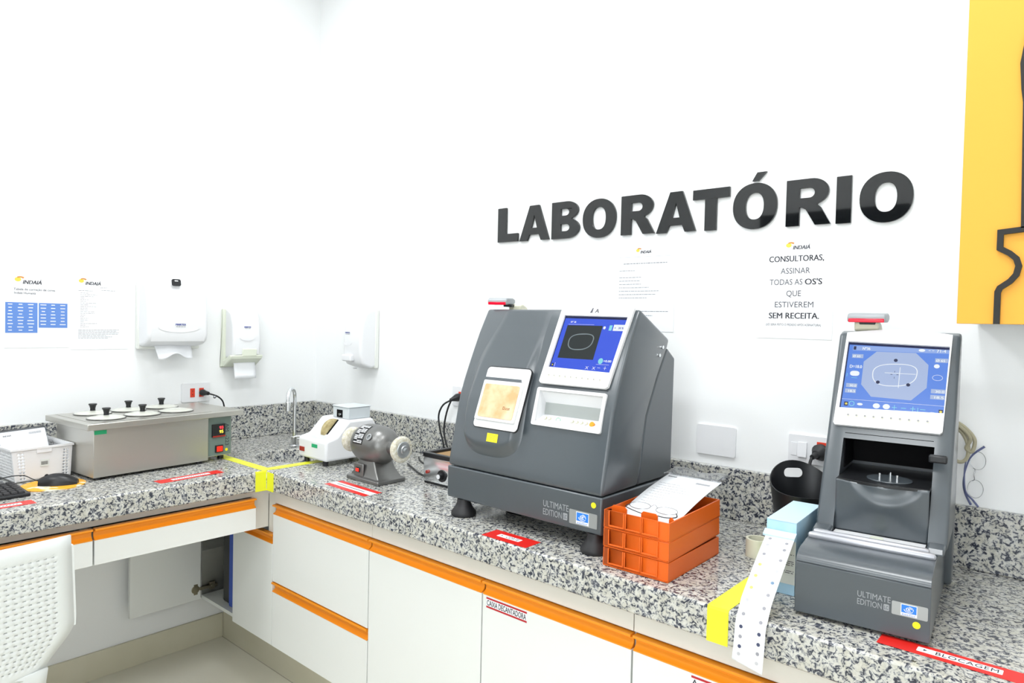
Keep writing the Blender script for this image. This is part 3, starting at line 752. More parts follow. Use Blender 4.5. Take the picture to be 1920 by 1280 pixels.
MB().box(0.008, 0.024, 0.02, 0.058, 0.007, 0.0085).build('blank_insert', 'white', t, bevel=0.0005)
MB().prism([(0.025, 0.007), (0.06, 0.007), (0.06, 0.011), (0.025, 0.009)], 'z', 0, 0.001) if False else None
MB().prism([(0.018, 0.007), (0.06, 0.007), (0.06, 0.0105), (0.018, 0.0135)], 'x', 0.028, 0.052).build('rocker', 'white', t, bevel=0.0006)
socket(t, 0.078, 0.016, 0.03, 0.05)
t = plate(XW(1.03, 1.15, 0.0), 0.126, 0.082, 'wall_outlet', 'white outlet with red socket half hidden left of the large machine', 'outlet')
socket(t, 0.037, 0.021); socket(t, 0.077, 0.021)
# plug and cable of the water bath
t = thing('power_plug', 'black plug and cable in the double outlet above the water bath', 'plug')
MB().lathe((0.0089, -0.5965, 1.156), (1, 0.25, -0.05), [(0.013, 0), (0.015, 0.012), (0.012, 0.02), (0.008, 0.045)], 14).build('plug', 'black', t)
MB().tube([(0.05, -0.585, 1.153), (0.065, -0.57, 1.148), (0.07, -0.545, 1.135), (0.07, -0.525, 1.11), (0.075, -0.52, 1.06), (0.09, -0.53, 1.0), (0.11, -0.55, 0.95), (0.13, -0.60, 0.9325)], 0.0035).build('cable', 'black', t)
MB().ball((0.072, -0.566, 1.138), 0.007, 10, 6).build('cable_tag', 'wire', t)
# plugs left of large machine
t = thing('power_plug', 'black plug pair and hanging cables left of the large machine', 'plug')
MB().lathe((1.0775, -0.0089, 1.191), (-0.2, -1, -0.25), [(0.015, 0), (0.017, 0.015), (0.01, 0.035), (0.006, 0.05)], 14).build('plug', 'black', t)
MB().tube([(1.07, -0.055, 1.178), (1.03, -0.06, 1.155), (1.005, -0.06, 1.11), (1.015, -0.06, 1.05), (1.035, -0.06, 1.0), (1.05, -0.065, 0.95), (1.08, -0.08, 0.931), (1.2, -0.12, 0.930)], 0.0038).build('cable', 'black', t)
MB().tube([(1.073, -0.055, 1.178), (1.052, -0.052, 1.145), (1.035, -0.05, 1.10), (1.028, -0.05, 1.05), (1.04, -0.05, 1.0), (1.07, -0.05, 0.95), (1.10, -0.07, 0.931), (1.25, -0.10, 0.930)], 0.0038).build('cable', 'black', t)
# plug behind the small machine
t = thing('power_plug', 'grey round plug and cable between black bucket and smaller machine', 'plug')
MB().lathe((2.511, -0.0089, 1.163), (-0.25, -1, -0.25), [(0.022, 0), (0.024, 0.012), (0.018, 0.02), (0.013, 0.03), (0.009, 0.032), (0.007, 0.05)], 16).build('plug', 'rubber', t)
MB().tube([(2.498, -0.055, 1.150), (2.496, -0.062, 1.13), (2.505, -0.06, 1.105), (2.53, -0.055, 1.08), (2.57, -0.05, 1.02), (2.61, -0.05, 0.96), (2.64, -0.07, 0.931), (2.66, -0.1, 0.930)], 0.0042).build('cable', 'rubber', t)

# ------------------------------------------------------------------ large grey edging machine
WM = 0.553
m1 = thing('lens_edging_machine', 'large grey lens edging machine with blue screen and amber window', 'machine', (1.612, -0.587, H))
PF = [(0.0, 0.147), (0.004, 0.175), (0.011, 0.21), (0.021, 0.255), (0.031, 0.305), (0.042, 0.355), (0.058, 0.40), (0.077, 0.445), (0.099, 0.495), (0.122, 0.545), (0.145, 0.588), (0.164, 0.622)]
def yf(z):
    for (a, b), (c, d_) in zip(PF, PF[1:]):
        if z <= d_: return lerp(a, c, max(0, (z - b) / (d_ - b)))
    return PF[-1][0]
shell = PF + [(0.328, 0.541), (0.318, 0.517), (0.262, 0.433), (0.208, 0.333), (0.173, 0.149)]
body = MB().prism(shell, 'x', 0, WM).build('front_shell', 'grey', m1, bevel=0.009, seg=3, bang=32)
rear = [(0.176, 0.149), (0.211, 0.333), (0.265, 0.433), (0.321, 0.517), (0.33, 0.512), (0.368, 0.487), (0.363, 0.149)]
MB().prism(rear, 'x', 0.004, WM - 0.003).build('rear_cover', 'grey', m1, bevel=0.006, seg=3, bang=30)
MB().prism([(0.002, 0.05), (0.0, 0.06), (0.0, 0.1455), (0.363, 0.1455), (0.363, 0.05)], 'x', 0.0, WM).build('base', 'grey', m1, bevel=0.004, seg=2)
for sx, sy in ((0.052, 0.02), (WM - 0.03, 0.02), (0.052, 0.33), (WM - 0.03, 0.33)):
    MB().lathe((sx, sy, 0.0006), (0, 0, 1), [(0.036, 0), (0.038, 0.004), (0.037, 0.012), (0.026, 0.026), (0.021, 0.038), (0.020, 0.0495)], 28).build('foot', 'rubber', m1)
# corrugated hose
MB().lathe((0.15, 0.16, 0.0006), (0, 0, 1), [(0.035 + (0.005 if i % 2 else 0), 0.0031 * i) for i in range(17)], 24).build('hose', 'black', m1)

def mframe(z0, z1, off=0.0):
    y0, y1 = yf(z0), yf(z1)
    up = Vector((0, y1 - y0, z1 - z0)); X_ = frame((0, y0, z0), (1, 0, 0), up)
    return X_ @ Matrix.Translation((0, 0, off)), up.length / (z1 - z0)
# display unit
X1, k1 = mframe(0.410, 0.622, 0.0045)
s1 = lambda z: (z - 0.410) * k1
outer = [(0.302, s1(0.414)), (0.308, s1(0.409)), (0.519, s1(0.409)), (0.527, s1(0.414)), (0.541, s1(0.618))] + \
        [(lerp(0.538, 0.303, t), s1(0.622) + 0.010 * math.sin(PI * t)) for t in [i / 12 for i in range(13)]]
hole1 = [(0.317, s1(0.453)), (0.520, s1(0.449)), (0.528, s1(0.595)), (0.319, s1(0.598))]
bez = MB(X1).add(shape([outer, hole1], 0.009), Matrix.Translation((0, 0, -0.001))).build('display_bezel', 'white', m1, bevel=0.0015, bang=50)
scr = MB(X1).prism([(0.317, s1(0.453)), (0.520, s1(0.449)), (0.528, s1(0.595)), (0.319, s1(0.598))], 'z', -0.004, 0.0015).build('screen', 'scr_blue', m1)
XS = X1 @ Matrix.Translation((0, 0, 0.0016))
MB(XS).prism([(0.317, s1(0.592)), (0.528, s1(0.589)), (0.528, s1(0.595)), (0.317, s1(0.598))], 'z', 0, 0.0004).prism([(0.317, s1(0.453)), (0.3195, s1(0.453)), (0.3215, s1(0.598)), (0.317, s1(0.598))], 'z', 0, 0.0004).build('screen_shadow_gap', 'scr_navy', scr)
MB(XS).box(0.336, 0.454, s1(0.481), s1(0.572), 0, 0.0003).build('black_panel', 'scr_black', scr)
def lens_loop(cx, cy, w, h, n=40):
    P = []
    for i in range(n):
        a = 2 * PI * i / n; c, s_ = math.cos(a), math.sin(a)
        x = w / 2 * math.copysign(abs(c) ** 0.8, c); y = h / 2 * math.copysign(abs(s_) ** 0.75, s_)
        x *= 1 + 0.10 * s_ ; y += 0.06 * h * c
        P.append((cx + x, cy + y))
    return P
def ring(P, t):
    cx = sum(p_[0] for p_ in P) / len(P); cy = sum(p_[1] for p_ in P) / len(P)
    Q = [(cx + (x - cx) * (1 - t / abs(math.hypot(x - cx, y - cy))), cy + (y - cy) * (1 - t / math.hypot(x - cx, y - cy))) for x, y in P]
    return [P, Q]
MB(XS @ Matrix.Translation((0, 0, 0.0004))).add(shape(ring(lens_loop(0.397, s1(0.527), 0.082, 0.050), 0.003), 0.0002)).build('lens_outline', 'scr_grey', scr)
mb = MB(XS)
fit(mb, 'Nº 36', 0.344, 0.362, s1(0.579), 0.008, 0.0002)
mb.box(0.338, 0.425, s1(0.5745), s1(0.575), 0, 0.0002)
mb.add(shape([ell(0.461, s1(0.567), 0.004, 0.0045, 14)], 0.0003))
mb.box(0.489, 0.523, s1(0.5595), s1(0.576), 0, 0.0003)
fit(mb, '+0.00', 0.488, 0.512, s1(0.477), 0.009, 0.0003)
mb.box(0.468, 0.508, s1(0.470), s1(0.4706), 0, 0.0002)
for x_ in (0.437, 0.459): fit(mb, 'X', x_, x_ + 0.010, s1(0.456), 0.012)
mb.box(0.475, 0.484, s1(0.461), s1(0.4618), 0, 0.0002).box(0.494, 0.503, s1(0.461), s1(0.4618), 0, 0.0002).box(0.498, 0.499, s1(0.457), s1(0.466), 0, 0.0002)
mb.box(0.516, 0.522, s1(0.452), s1(0.46), 0, 0.0002).box(0.333, 0.334, s1(0.457), s1(0.468), 0, 0.0002)
mb.build('screen_symbols', 'scr_white', scr)
MB(XS).add(shape([ell(0.479, s1(0.479), 0.0075, 0.0085, 16)], 0.0003)).box(0.476, 0.485, s1(0.56), s1(0.574), 0, 0.0003).build('screen_icons', 'scr_cyan', scr)
MB(XS).box(0.3225, 0.3295, s1(0.457), s1(0.466), 0, 0.0003).build('screen_lamp_icon', 'scr_navy', scr)
MB(XS).add(shape([ell(0.326, s1(0.4615), 0.002, 0.002, 10)], 0.0005)).build('screen_lamp_dot', 'scr_yellow', scr)
mb = MB(XS @ Matrix.Translation((0, 0, 0.0003)))
fit(mb, '+   30 %', 0.493, 0.521, s1(0.5645), 0.008, 0.0002); mb.build('screen_value', 'blueink', scr)
mb = MB(X1 @ Matrix.Translation((0, 0, 0.0081)))
for i in range(10):
    x_ = 0.330 + 0.0187 * i; mb.cyl((x_, s1(0.431) - i * 0.0003, 0), (x_, s1(0.431) - i * 0.0003, 0.0012), 0.0035, seg=14)
mb.build('buttons', 'cream', m1)
mb = MB(X1 @ Matrix.Translation((0, 0, 0.0093)))
for i in range(10):
    x_ = 0.330 + 0.0187 * i; mb.add(shape([ell(x_, s1(0.431) - i * 0.0003, 0.0018, 0.0018, 10)], 0.0002))
mb.build('button_symbols', 'inkgrey' if False else 'inkpale', m1)
mb = MB(X1 @ Matrix.Translation((0, 0, 0.0081)))
mb.prism([(0.404, s1(0.6045)), (0.412, s1(0.6045)), (0.412, s1(0.618)), (0.409, s1(0.618))], 'z', 0, 0.0006)
fit(mb, 'A', 0.42, 0.433, s1(0.6045), 0.018, 0.0005)
mb.build('maker_emblem', 'inkgrey', m1)
# tool tray below the display, recessed
X2, k2 = mframe(0.297, 0.401)
s2 = lambda z: (z - 0.297) * k2
cut(body, MB(X2).box(0.308, 0.517, s2(0.308), s2(0.392), -0.045, 0.02))
hole2 = [(0.3085, s2(0.3095)), (0.5165, s2(0.3095)), (0.5165, s2(0.3915)), (0.3085, s2(0.3915))]
MB(X2).add(shape([rrect(0.299, 0.526, s2(0.299), s2(0.40), 0.006), hole2], 0.007)).build('tray_bezel', 'white', m1, bevel=0.0012, bang=50)
lin = MB(X2)
a0, a1 = 0.309, 0.516
def strip_yz(p0, p1):
    v = [lin.v((a0, p0[0], p0[1])), lin.v((a1, p0[0], p0[1])), lin.v((a1, p1[0], p1[1])), lin.v((a0, p1[0], p1[1]))]; lin.f(v)
pp = [(s2(0.391), 0.003), (s2(0.389), -0.004), (s2(0.366), -0.030), (s2(0.334), -0.034), (s2(0.310), 0.000)]
for q0, q1 in list(zip(pp, pp[1:]))[:2] + [(pp[3], pp[4])]: strip_yz(q0, q1)
for xx in (a0, a1): lin.f([lin.v((xx, y_, z_)) for y_, z_ in pp])
lin.build('tool_tray', 'white', m1, angle=20)
mb = MB(X2); mb.f([mb.v((a0, pp[2][0], pp[2][1])), mb.v((a1, pp[2][0], pp[2][1])), mb.v((a1, pp[3][0], pp[3][1])), mb.v((a0, pp[3][0], pp[3][1]))])
mb.build('tray_back', 'traygrey', m1)
mb = MB(X2)
for xx in (0.331, 0.345, 0.421, 0.436, 0.451, 0.466):
    y_ = s2(0.321); mb.cyl((xx, y_, -0.017), (xx, y_ + 0.002, -0.009), 0.005, seg=14)
mb.build('tray_buttons', 'cream', m1)
MB(X2).cyl((0.486, s2(0.320), -0.016), (0.486, s2(0.320) + 0.002, -0.009), 0.007, seg=16).build('tray_button', 'orange_alu', m1)
MB(X2).add(shape(ring(ell(0.375, s2(0.321), 0.008, 0.0065, 18), 0.0012), 0.0006), Matrix.Translation((0, 0, -0.0135))).build('tray_ring', 'green', m1)
# bulging hood with the window
hx0, hx1 = 0.035, 0.276
def sm(t): t = max(0.0, min(1.0, t)); return t * t * (3 - 2 * t)
def hood(u, v):
    zb, zt = 0.186, 0.612
    e = (2 * abs(u - 0.5)) ** 3.2
    z0 = zb + 0.045 * e
    z = lerp(z0, zt, v)
    xl = lerp(hx0 + 0.012, hx0, sm((z - 0.2) / 0.12)); xl += 0.035 * sm((z - 0.45) / 0.17)
    x = lerp(xl, hx1, u)
    h = 0.027 * sm(min(u, 1 - u) / 0.14) * sm((z - z0) / 0.05) * (1 - 0.85 * sm((z - 0.30) / 0.28))
    return (x, yf(z) - h + 0.0015, z)
MB().grid(hood, 44, 60).build('hood', 'grey', m1, angle=60)
X3, k3 = mframe(0.278, 0.450, 0.0245)
s3 = lambda z: (z - 0.278) * k3
# follow the hood: it stands 25 mm proud at the bottom of the window and less at the top
X3 = frame((0.010, yf(0.278) - 0.0265, 0.278), (1, 0, 0), (0, yf(0.450) - 0.0158 - (yf(0.278) - 0.0265), 0.172))
MB(X3).add(shape([rrect(0.092, 0.262, s3(0.274), s3(0.452), 0.013)], 0.004), Matrix.Translation((0, 0, -0.0035))).build('recess_shade_rim', 'black', m1)  # black rim drawn for the shade of a recess, nothing is inset
MB(X3).add(shape([rrect(0.0945, 0.2605, s3(0.276), s3(0.449), 0.012)], 0.003), Matrix.Translation((0, 0, -0.0005))).build('window_panel', 'white', m1, bevel=0.001)
MB(X3).add(shape([rrect(0.098, 0.249, s3(0.296), s3(0.409), 0.004)], 0.006), Matrix.Translation((0, 0, 0.0026))).build('window_frame', 'windowrim', m1, bevel=0.001)
MB(X3).add(shape([rrect(0.108, 0.240, s3(0.304), s3(0.398), 0.006)], 0.0012), Matrix.Translation((0, 0, 0.0087))).build('amber_window', 'amber', m1)
mb = MB(X3 @ Matrix.Translation((0, 0, 0.010)))
fit(mb, 'D.cut', 0.198, 0.224, s3(0.33), 0.013, 0.0003); mb.build('window_lettering', 'cork', m1)
MB(X3).box(0.070, 0.091, s3(0.296), s3(0.405), -0.004, 0.0004).build('window_grip', 'grey', m1, bevel=0.002)
# yellow sticker and badges
Xs, ks = mframe(0.238, 0.264, 0.0255)
t_ = MB(Xs).box(0.164, 0.205, -0.004, 0.020, 0, 0.0006).build('yellow_sticker', 'yellow', m1)
mb = MB(Xs)
for k in range(3): lines(mb, 0.171, 0.001 + 0.006 * k, 0.026, 0.001)
for v in mb.bm.verts: v.co += Xs.to_3x3() @ Vector((0, 0, 0.0006))
mb.build('sticker_print', 'cork', t_)
XB = Matrix.Translation((0, -0.0002, 0)) @ Matrix.Rotation(PI / 2, 4, 'X')
def badge(parent, X, sc_=1.0):
    """ULTIMATE EDITION lettering and the maker's plate; X origin at the lettering's lower left"""
    mb = MB(X)
    fit(mb, 'ULTIMATE', 0, 0.083 * sc_, 0.024 * sc_, 0.024 * sc_); fit(mb, 'EDITION', 0, 0.062 * sc_, 0.002 * sc_, 0.024 * sc_)
    mb.build('lettering', 'greylight', parent)
    bp = MB(X).add(shape([rrect(0.066 * sc_, 0.080 * sc_, 0.001 * sc_, 0.019 * sc_, 0.002)], 0.0003)).build('letter_tile', 'greylight', parent)
    mb = MB(X @ Matrix.Translation((0, 0, 0.0003))); fit(mb, 'LC', 0.068 * sc_, 0.078 * sc_, 0.005 * sc_, 0.014 * sc_); mb.build('tile_lettering', 'grey', bp)
    pl = MB(X).add(shape([rrect(0.086 * sc_, 0.172 * sc_, -0.003 * sc_, 0.034 * sc_, 0.0025)], 0.0005)).build('maker_plate', 'castgrey', parent)
    Y = X @ Matrix.Translation((0, 0, 0.0005))
    MB(Y).box(0.108 * sc_, 0.147 * sc_, 0.0, 0.031 * sc_, 0, 0.0003).build('logo_card', 'paper', pl)
    Y = Y @ Matrix.Translation((0, 0, 0.0003))
    MB(Y).box(0.1095 * sc_, 0.1455 * sc_, 0.008 * sc_, 0.0295 * sc_, 0, 0.0002).build('logo_square', 'tableblue' if False else 'bluedeep2', pl)
    cx, cy = 0.1275 * sc_, 0.0185 * sc_
    Z_ = Y @ Matrix.Translation((0, 0, 0.0002))
    def arcband(r, w, a0_, a1_, sq=0.72):
        A = ell(cx, cy, r, r * sq, 20, a0_, a1_); B = ell(cx, cy, r - w, (r - w) * sq, 20, a1_, a0_); return shape([A + B], 0.0002)
    MB(Z_).add(arcband(0.0125 * sc_, 0.0018 * sc_, PI * 1.05, PI * 1.8)).add(arcband(0.0075 * sc_, 0.002 * sc_, PI * .1, PI * 1.75)).add(arcband(0.011 * sc_, 0.0014 * sc_, -PI * .1, PI * .5)).add(shape([ell(cx, cy, 0.0028 * sc_, 0.0022 * sc_, 14)], 0.0002)).build('logo_swirl', 'paper', pl)
    mb = MB(Y); fit(mb, 'essilor', 0.111 * sc_, 0.144 * sc_, 0.001 * sc_, 0.0085 * sc_); mb.build('logo_lettering', 'tableblue', pl)
M['bluedeep2'] = mat('logo_blue', (0.03, 0.22, 0.75), 0.4)
badge(m1, XB @ Matrix.Translation((0.369, 0.068, 0)))
MB(XB).add(shape([ell(0.529, 0.124, 0.0075, 0.0075, 20)], 0.0005)).build('yellow_dot', 'yellow', m1)
MB().cyl((WM - 0.001, 0.286, 0.519), (WM + 0.003, 0.286, 0.519), 0.005, seg=12).cyl((WM - 0.001, 0.269, 0.497), (WM + 0.003, 0.269, 0.497), 0.005, seg=12).build('screws', 'chrome', m1)

def scanner(loc, rz, label, w=0.078, sx=0.0, sy=0.0):
    t = thing('barcode_scanner', label, 'scanner', loc, rz, 'barcode scanners')
    MB().prism([(0.03 + sy, 0), (-0.02 + sy, 0.0), (-0.028 + sy, 0.006), (-0.03 + sy, 0.022), (-0.012 + sy, 0.026), (0.02 + sy, 0.018), (0.045 + sy, 0.0)], 'x', -w * 0.35 + sx, w * 0.3 + sx).build('stand', 'cream', t, bevel=0.004, seg=3)
    MB().box(-w * .22 + sx * .6, w * .22 + sx * .6, -0.03, -0.002 + sy, 0.016, 0.024).build('neck', 'black', t, bevel=0.002)
    h = MB().prism([(-0.05, 0.022), (-0.052, 0.034), (-0.045, 0.043), (0.0, 0.045), (0.02, 0.04), (0.02, 0.028), (0.0, 0.022)], 'x', -w / 2, w / 2).build('head', 'greylight', t, bevel=0.004, seg=3)
    MB().box(-w / 2 + 0.003, w / 2 - 0.003, -0.0545, -0.045, 0.0215, 0.0305).build('red_window', 'lens_red', h, bevel=0.002)
    return t
scanner((1.632, -0.372, H + 0.612), 0.30, 'small grey barcode scanner with red window on top of the large machine', 0.066, 0.045, 0.02)

# ------------------------------------------------------------------ smaller grey machine on the right
TH = 0.0898
m2 = thing('lens_blocking_machine', 'smaller grey machine with tilted blue screen and dark working recess', 'machine', (2.6392, -0.5966, H), TH)
W2, U0, U1 = 0.235, 0.0, 0.249
V0, V1 = 0.1617, 0.3692
fv = lambda z: V0 + (V1 - V0) * (z - 0.13) / 0.44
# lower base
base = [(0.0, 0.008), (0.0, 0.1085), (0.0025, 0.1085), (0.0025, 0.1105), (0.0005, 0.1105)] + [(0.055 - 0.0545 * math.cos(a), 0.1105 + 0.0225 * math.sin(a)) for a in [PI / 2 * i / 9 for i in range(1, 10)]] + [(0.08, 0.135), (0.18, 0.135), (0.36, 0.135), (0.36, 0.008)]
MB().prism(base, 'x', 0, W2).build('base', 'grey', m2, bevel=0.003, seg=2, bang=50)
MB().box(0.004, W2 - 0.002, 0.02, 0.35, 0.0006, 0.0078).build('feet', 'black', m2)
# column: sides, head, back as one moulding
col = MB().prism([(fv(0.136), 0.136), (fv(0.570), 0.570), (0.40, 0.578), (0.42, 0.57), (0.42, 0.008), (0.362, 0.008), (0.362, 0.136)], 'x', U0, U1).build('column', 'grey', m2, bevel=0.008, seg=3, bang=25)
cut(col, MB().prism([(0.10, 0.10), (0.10, 0.332), (fv(0.332) + 0.001, 0.332), (fv(0.332) + 0.03, 0.345), (0.395, 0.345), (0.395, 0.10)], 'x', 0.036, 0.214))
# recess lining, dark
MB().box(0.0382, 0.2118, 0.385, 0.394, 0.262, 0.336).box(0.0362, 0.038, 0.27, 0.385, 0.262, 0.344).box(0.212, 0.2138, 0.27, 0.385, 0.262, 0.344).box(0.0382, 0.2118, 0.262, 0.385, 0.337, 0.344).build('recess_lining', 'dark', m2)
# lower front panel with curved top edge and scoop
def pan(u, v):
    uu = lerp(0.0365, 0.2135, u); z = lerp(0.140, 0.252 - 0.004 * math.sin(PI * u), v)
    y = lerp(0.188, 0.182, v) - 0.022 * math.sin(PI * u) ** 2 * sm(v / 0.9)
    du = (uu - 0.132) / 0.062; dz = (0.256 - z) / 0.042
    r = du * du + dz * dz
    y += 0.012 * sm((1.35 - r) / 1.1)
    return (uu, y, z)
pn = MB().grid(pan, 40, 24)
pn.build('front_panel', 'grey', m2, angle=60, solid=0.002)
MB().add(shape([[(0.0368, 0.39), (0.0368, 0.182)] + [(lerp(0.0365, 0.2135, i / 16), 0.183 - 0.012 * math.sin(PI * i / 16) ** 2) for i in range(17)] + [(0.2132, 0.39)]], 0.006), Matrix.Translation((0, 0, 0.247))).build('shelf', 'black', m2, bevel=0.001)
ds = MB().cyl((0.134, 0.235, 0.2532), (0.134, 0.235, 0.2562), 0.044, seg=40).build('turntable', 'grey', m2, bevel=0.001)
for px_, py_ in ((0.116, 0.225), (0.134, 0.250), (0.150, 0.222)):
    MB().cyl((px_, py_, 0.2563), (px_, py_, 0.268), 0.0026, seg=12).build('pin', 'chrome', ds)
MB().box(0.207, 0.241, 0.205, 0.224, 0.306, 0.322).box(0.212, 0.222, 0.215, 0.25, 0.309, 0.318).build('lever', 'black', m2, bevel=0.004, seg=3)
# white slot strip and silver bars on the base
MB().box(0.038, 0.211, 0.140, 0.1865, 0.1353, 0.139).build('slot_strip', 'cream' if False else 'white', m2, bevel=0.0006)
MB().cyl((0.123, 0.158, 0.139), (0.123, 0.158, 0.142), 0.013, seg=24).build('slot_button', 'offwhite', m2)
def bar(v, z, u0, u1, r):
    return MB().lathe((u0, v, z), (1, 0, 0), [(r * 0.4, 0), (r * .8, r * .3), (r, r), (r, u1 - u0 - r), (r * .8, u1 - u0 - r * .3), (r * .4, u1 - u0)], 16)
bar(0.100, 0.1400, 0.001, 0.234, 0.0078).build('silver_bar', 'silverbar', m2)
bar(0.122, 0.1425, 0.006, 0.222, 0.0068).build('silver_bar', 'silverbar', m2)
# shoulders where the column meets the base
SH = [(0.130, 0.1353), (0.14, 0.146), (0.165, 0.150), (0.18, 0.150), (0.18, 0.1353)]
MB().prism(SH, 'x', 0.0005, 0.0355).build('shoulder', 'grey', m2, bevel=0.004, seg=3)
MB().prism(SH, 'x', 0.2145, 0.246).build('shoulder', 'grey', m2, bevel=0.004, seg=3)
# display
up2 = Vector((0, V1 - V0, 0.44))
XZ = frame((0, fv(0.35), 0.35), (1, 0, 0), up2)
kk = up2.length / 0.44
s4 = lambda z: (z - 0.35) * kk
outer = [(0.012, s4(0.362)), (0.015, s4(0.357)), (0.222, s4(0.357)), (0.227, s4(0.362)), (0.2335, s4(0.563))] + [(lerp(0.2335, 0.0185, t), s4(0.569) + 0.010 * math.sin(PI * t)) for t in [i / 12 for i in range(13)]]
hole4 = [(0.0205, s4(0.395)), (0.2265, s4(0.400)), (0.2295, s4(0.543)), (0.0235, s4(0.548))]
MB(XZ).add(shape([outer, hole4], 0.010), Matrix.Translation((0, 0, -0.001))).build('display_bezel', 'white', m2, bevel=0.0015, bang=50)
scr = MB(XZ).prism(hole4, 'z', -0.004, 0.0015).build('screen', 'scr_blue2', m2)
Q = XZ @ Matrix.Translation((0, 0, 0.0016))
def up_(dz): return Q @ Matrix.Translation((0, 0, dz))
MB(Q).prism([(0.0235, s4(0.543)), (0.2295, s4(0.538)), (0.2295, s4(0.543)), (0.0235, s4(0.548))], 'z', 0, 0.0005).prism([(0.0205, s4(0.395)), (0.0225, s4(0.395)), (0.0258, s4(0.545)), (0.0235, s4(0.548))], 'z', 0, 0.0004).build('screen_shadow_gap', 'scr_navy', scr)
MB(Q).box(0.034, 0.2285, s4(0.5295), s4(0.5405), 0, 0.0003).build('title_bar', 'scr_mid', scr)
octo = [(0.085, s4(0.5285)), (0.165, s4(0.5285)), (0.191, s4(0.503)), (0.191, s4(0.453)), (0.163, s4(0.424)), (0.083, s4(0.426)), (0.060, s4(0.452)), (0.060, s4(0.504))]
MB(Q).add(shape([octo], 0.0003)).build('lens_view', 'scr_pale', scr)
mb = MB(up_(0.0004))
mb.add(shape(ring(lens_loop(0.126, s4(0.477), 0.090, 0.056), 0.0018), 0.0002))
mb.box(0.106, 0.168, s4(0.4805), s4(0.4815), 0, 0.0002).box(0.1355, 0.1367, s4(0.449), s4(0.495), 0, 0.0002)
mb.build('lens_outline', 'scr_white', scr)
mb = MB(up_(0.0007))
for cx, cz in ((0.126, 0.510), (0.094, 0.459), (0.155, 0.457)): mb.add(shape([ell(cx, s4(cz), 0.004, 0.004, 16)], 0.0002))
for q_ in ((0.118, 0.122, 0.4775, 0.4785), (0.130, 0.134, 0.4775, 0.4785)): mb.box(q_[0], q_[1], s4(q_[2]), s4(q_[3]), 0, 0.0002)
for q_ in ((0.4825, 0.486), (0.469, 0.473)): mb.box(0.1257, 0.1265, s4(q_[0]), s4(q_[1]), 0, 0.0002)
mb.box(0.0355, 0.041, s4(0.531), s4(0.539), 0.0, 0.0002)
mb.build('lens_marks', 'scr_navy', scr)
mb = MB(Q)
for x0_, x1_, z_ in ((0.034, 0.058, 0.5165), (0.203, 0.2275, 0.514), (0.0285, 0.052, 0.4485), (0.0275, 0.0505, 0.436), (0.1995, 0.2265, 0.447), (0.199, 0.2260, 0.4345)):
    mb.box(x0_, x1_, s4(z_ - 0.0045), s4(z_ + 0.0045), 0, 0.0003)
mb.build('value_fields', 'scr_pale', scr)
mb = MB(up_(0.0004))
fit(mb, 'Nº36', 0.055, 0.071, s4(0.5315), 0.010, 0.0003); fit(mb, '71-4', 0.205, 0.2225, s4(0.5315), 0.010, 0.0002)
mb.add(shape([ell(0.176, s4(0.535), 0.0065, 0.0035, 18)], 0.0002)); mb.box(0.189, 0.193, s4(0.5345), s4(0.5355), 0, 0.0002).box(0.196, 0.2, s4(0.5345), s4(0.5355), 0, 0.0002)
fit(mb, 'D=18.0', 0.032, 0.0575, s4(0.4885), 0.011, 0.0003)
fit(mb, 'Ø 65', 0.036, 0.052, s4(0.5135), 0.008, 0.0002); fit(mb, 'Ø 65', 0.205, 0.222, s4(0.511), 0.008, 0.0002)
fit(mb, '30.0', 0.036, 0.050, s4(0.4455), 0.008, 0.0002); fit(mb, '18.5', 0.035, 0.049, s4(0.433), 0.008, 0.0002)
fit(mb, '30.0', 0.208, 0.2245, s4(0.444), 0.008, 0.0002); fit(mb, '18.5', 0.207, 0.224, s4(0.4315), 0.008, 0.0002)
mb.add(shape([ell(0.044, s4(0.476), 0.010, 0.0065, 18, p=2.6)], 0.0002)); mb.add(shape([ell(0.207, s4(0.501), 0.0055, 0.005, 18)], 0.0002))
mb.add(shape(ring(ell(0.210, s4(0.476), 0.010, 0.007, 20), 0.0007), 0.0002))
for cx in (0.106, 0.126): mb.add(shape([ell(cx - 0.010, s4(0.4065), 0.0072, 0.0062, 18)], 0.0002))
mb.add(shape([ell(0.062, s4(0.4075), 0.006, 0.003, 14)], 0.0002))
mb.add(shape([ell(0.205, s4(0.4), 0.0072, 0.0025, 14)], 0.0002))
mb.box(0.023, 0.228, s4(0.4165), s4(0.417), 0, 0.0002)
mb.build('screen_symbols', 'scr_white', scr)
mb = MB(up_(0.0005))
for cx, pl_ in ((0.132, 1), (0.150, 0), (0.168, 1), (0.187, 0)):
    mb.box(cx - 0.005, cx + 0.005, s4(0.4055), s4(0.4065), 0, 0.0002)
    if pl_: mb.box(cx - 0.0005, cx + 0.0005, s4(0.401), s4(0.411), 0, 0.0002)
mb.add(shape(ring(ell(0.045, s4(0.4075), 0.0058, 0.0062, 20), 0.0012), 0.0002)); mb.box(0.177, 0.178, s4(0.401), s4(0.409), 0, 0.0002)
mb.box(0.038, 0.05, s4(0.4655), s4(0.4662), 0, 0.0002).box(0.0275, 0.0283, s4(0.468), s4(0.476), 0, 0.0002)
mb.build('screen_icons', 'scr_cyan', scr)
mb = MB(Q); mb.box(0.029, 0.037, s4(0.402), s4(0.411), 0, 0.0003).box(0.2165, 0.2245, s4(0.4), s4(0.409), 0, 0.0003); mb.build('screen_lamp_icon', 'scr_navy', scr)
MB(up_(0.0004)).add(shape([ell(0.0335, s4(0.4065), 0.0026, 0.0026, 12)], 0.0002)).add(shape([ell(0.2205, s4(0.4045), 0.0026, 0.0026, 12)], 0.0002)).build('screen_lamp_dot', 'scr_yellow', scr)
mb = MB(XZ @ Matrix.Translation((0, 0, 0.0091)))
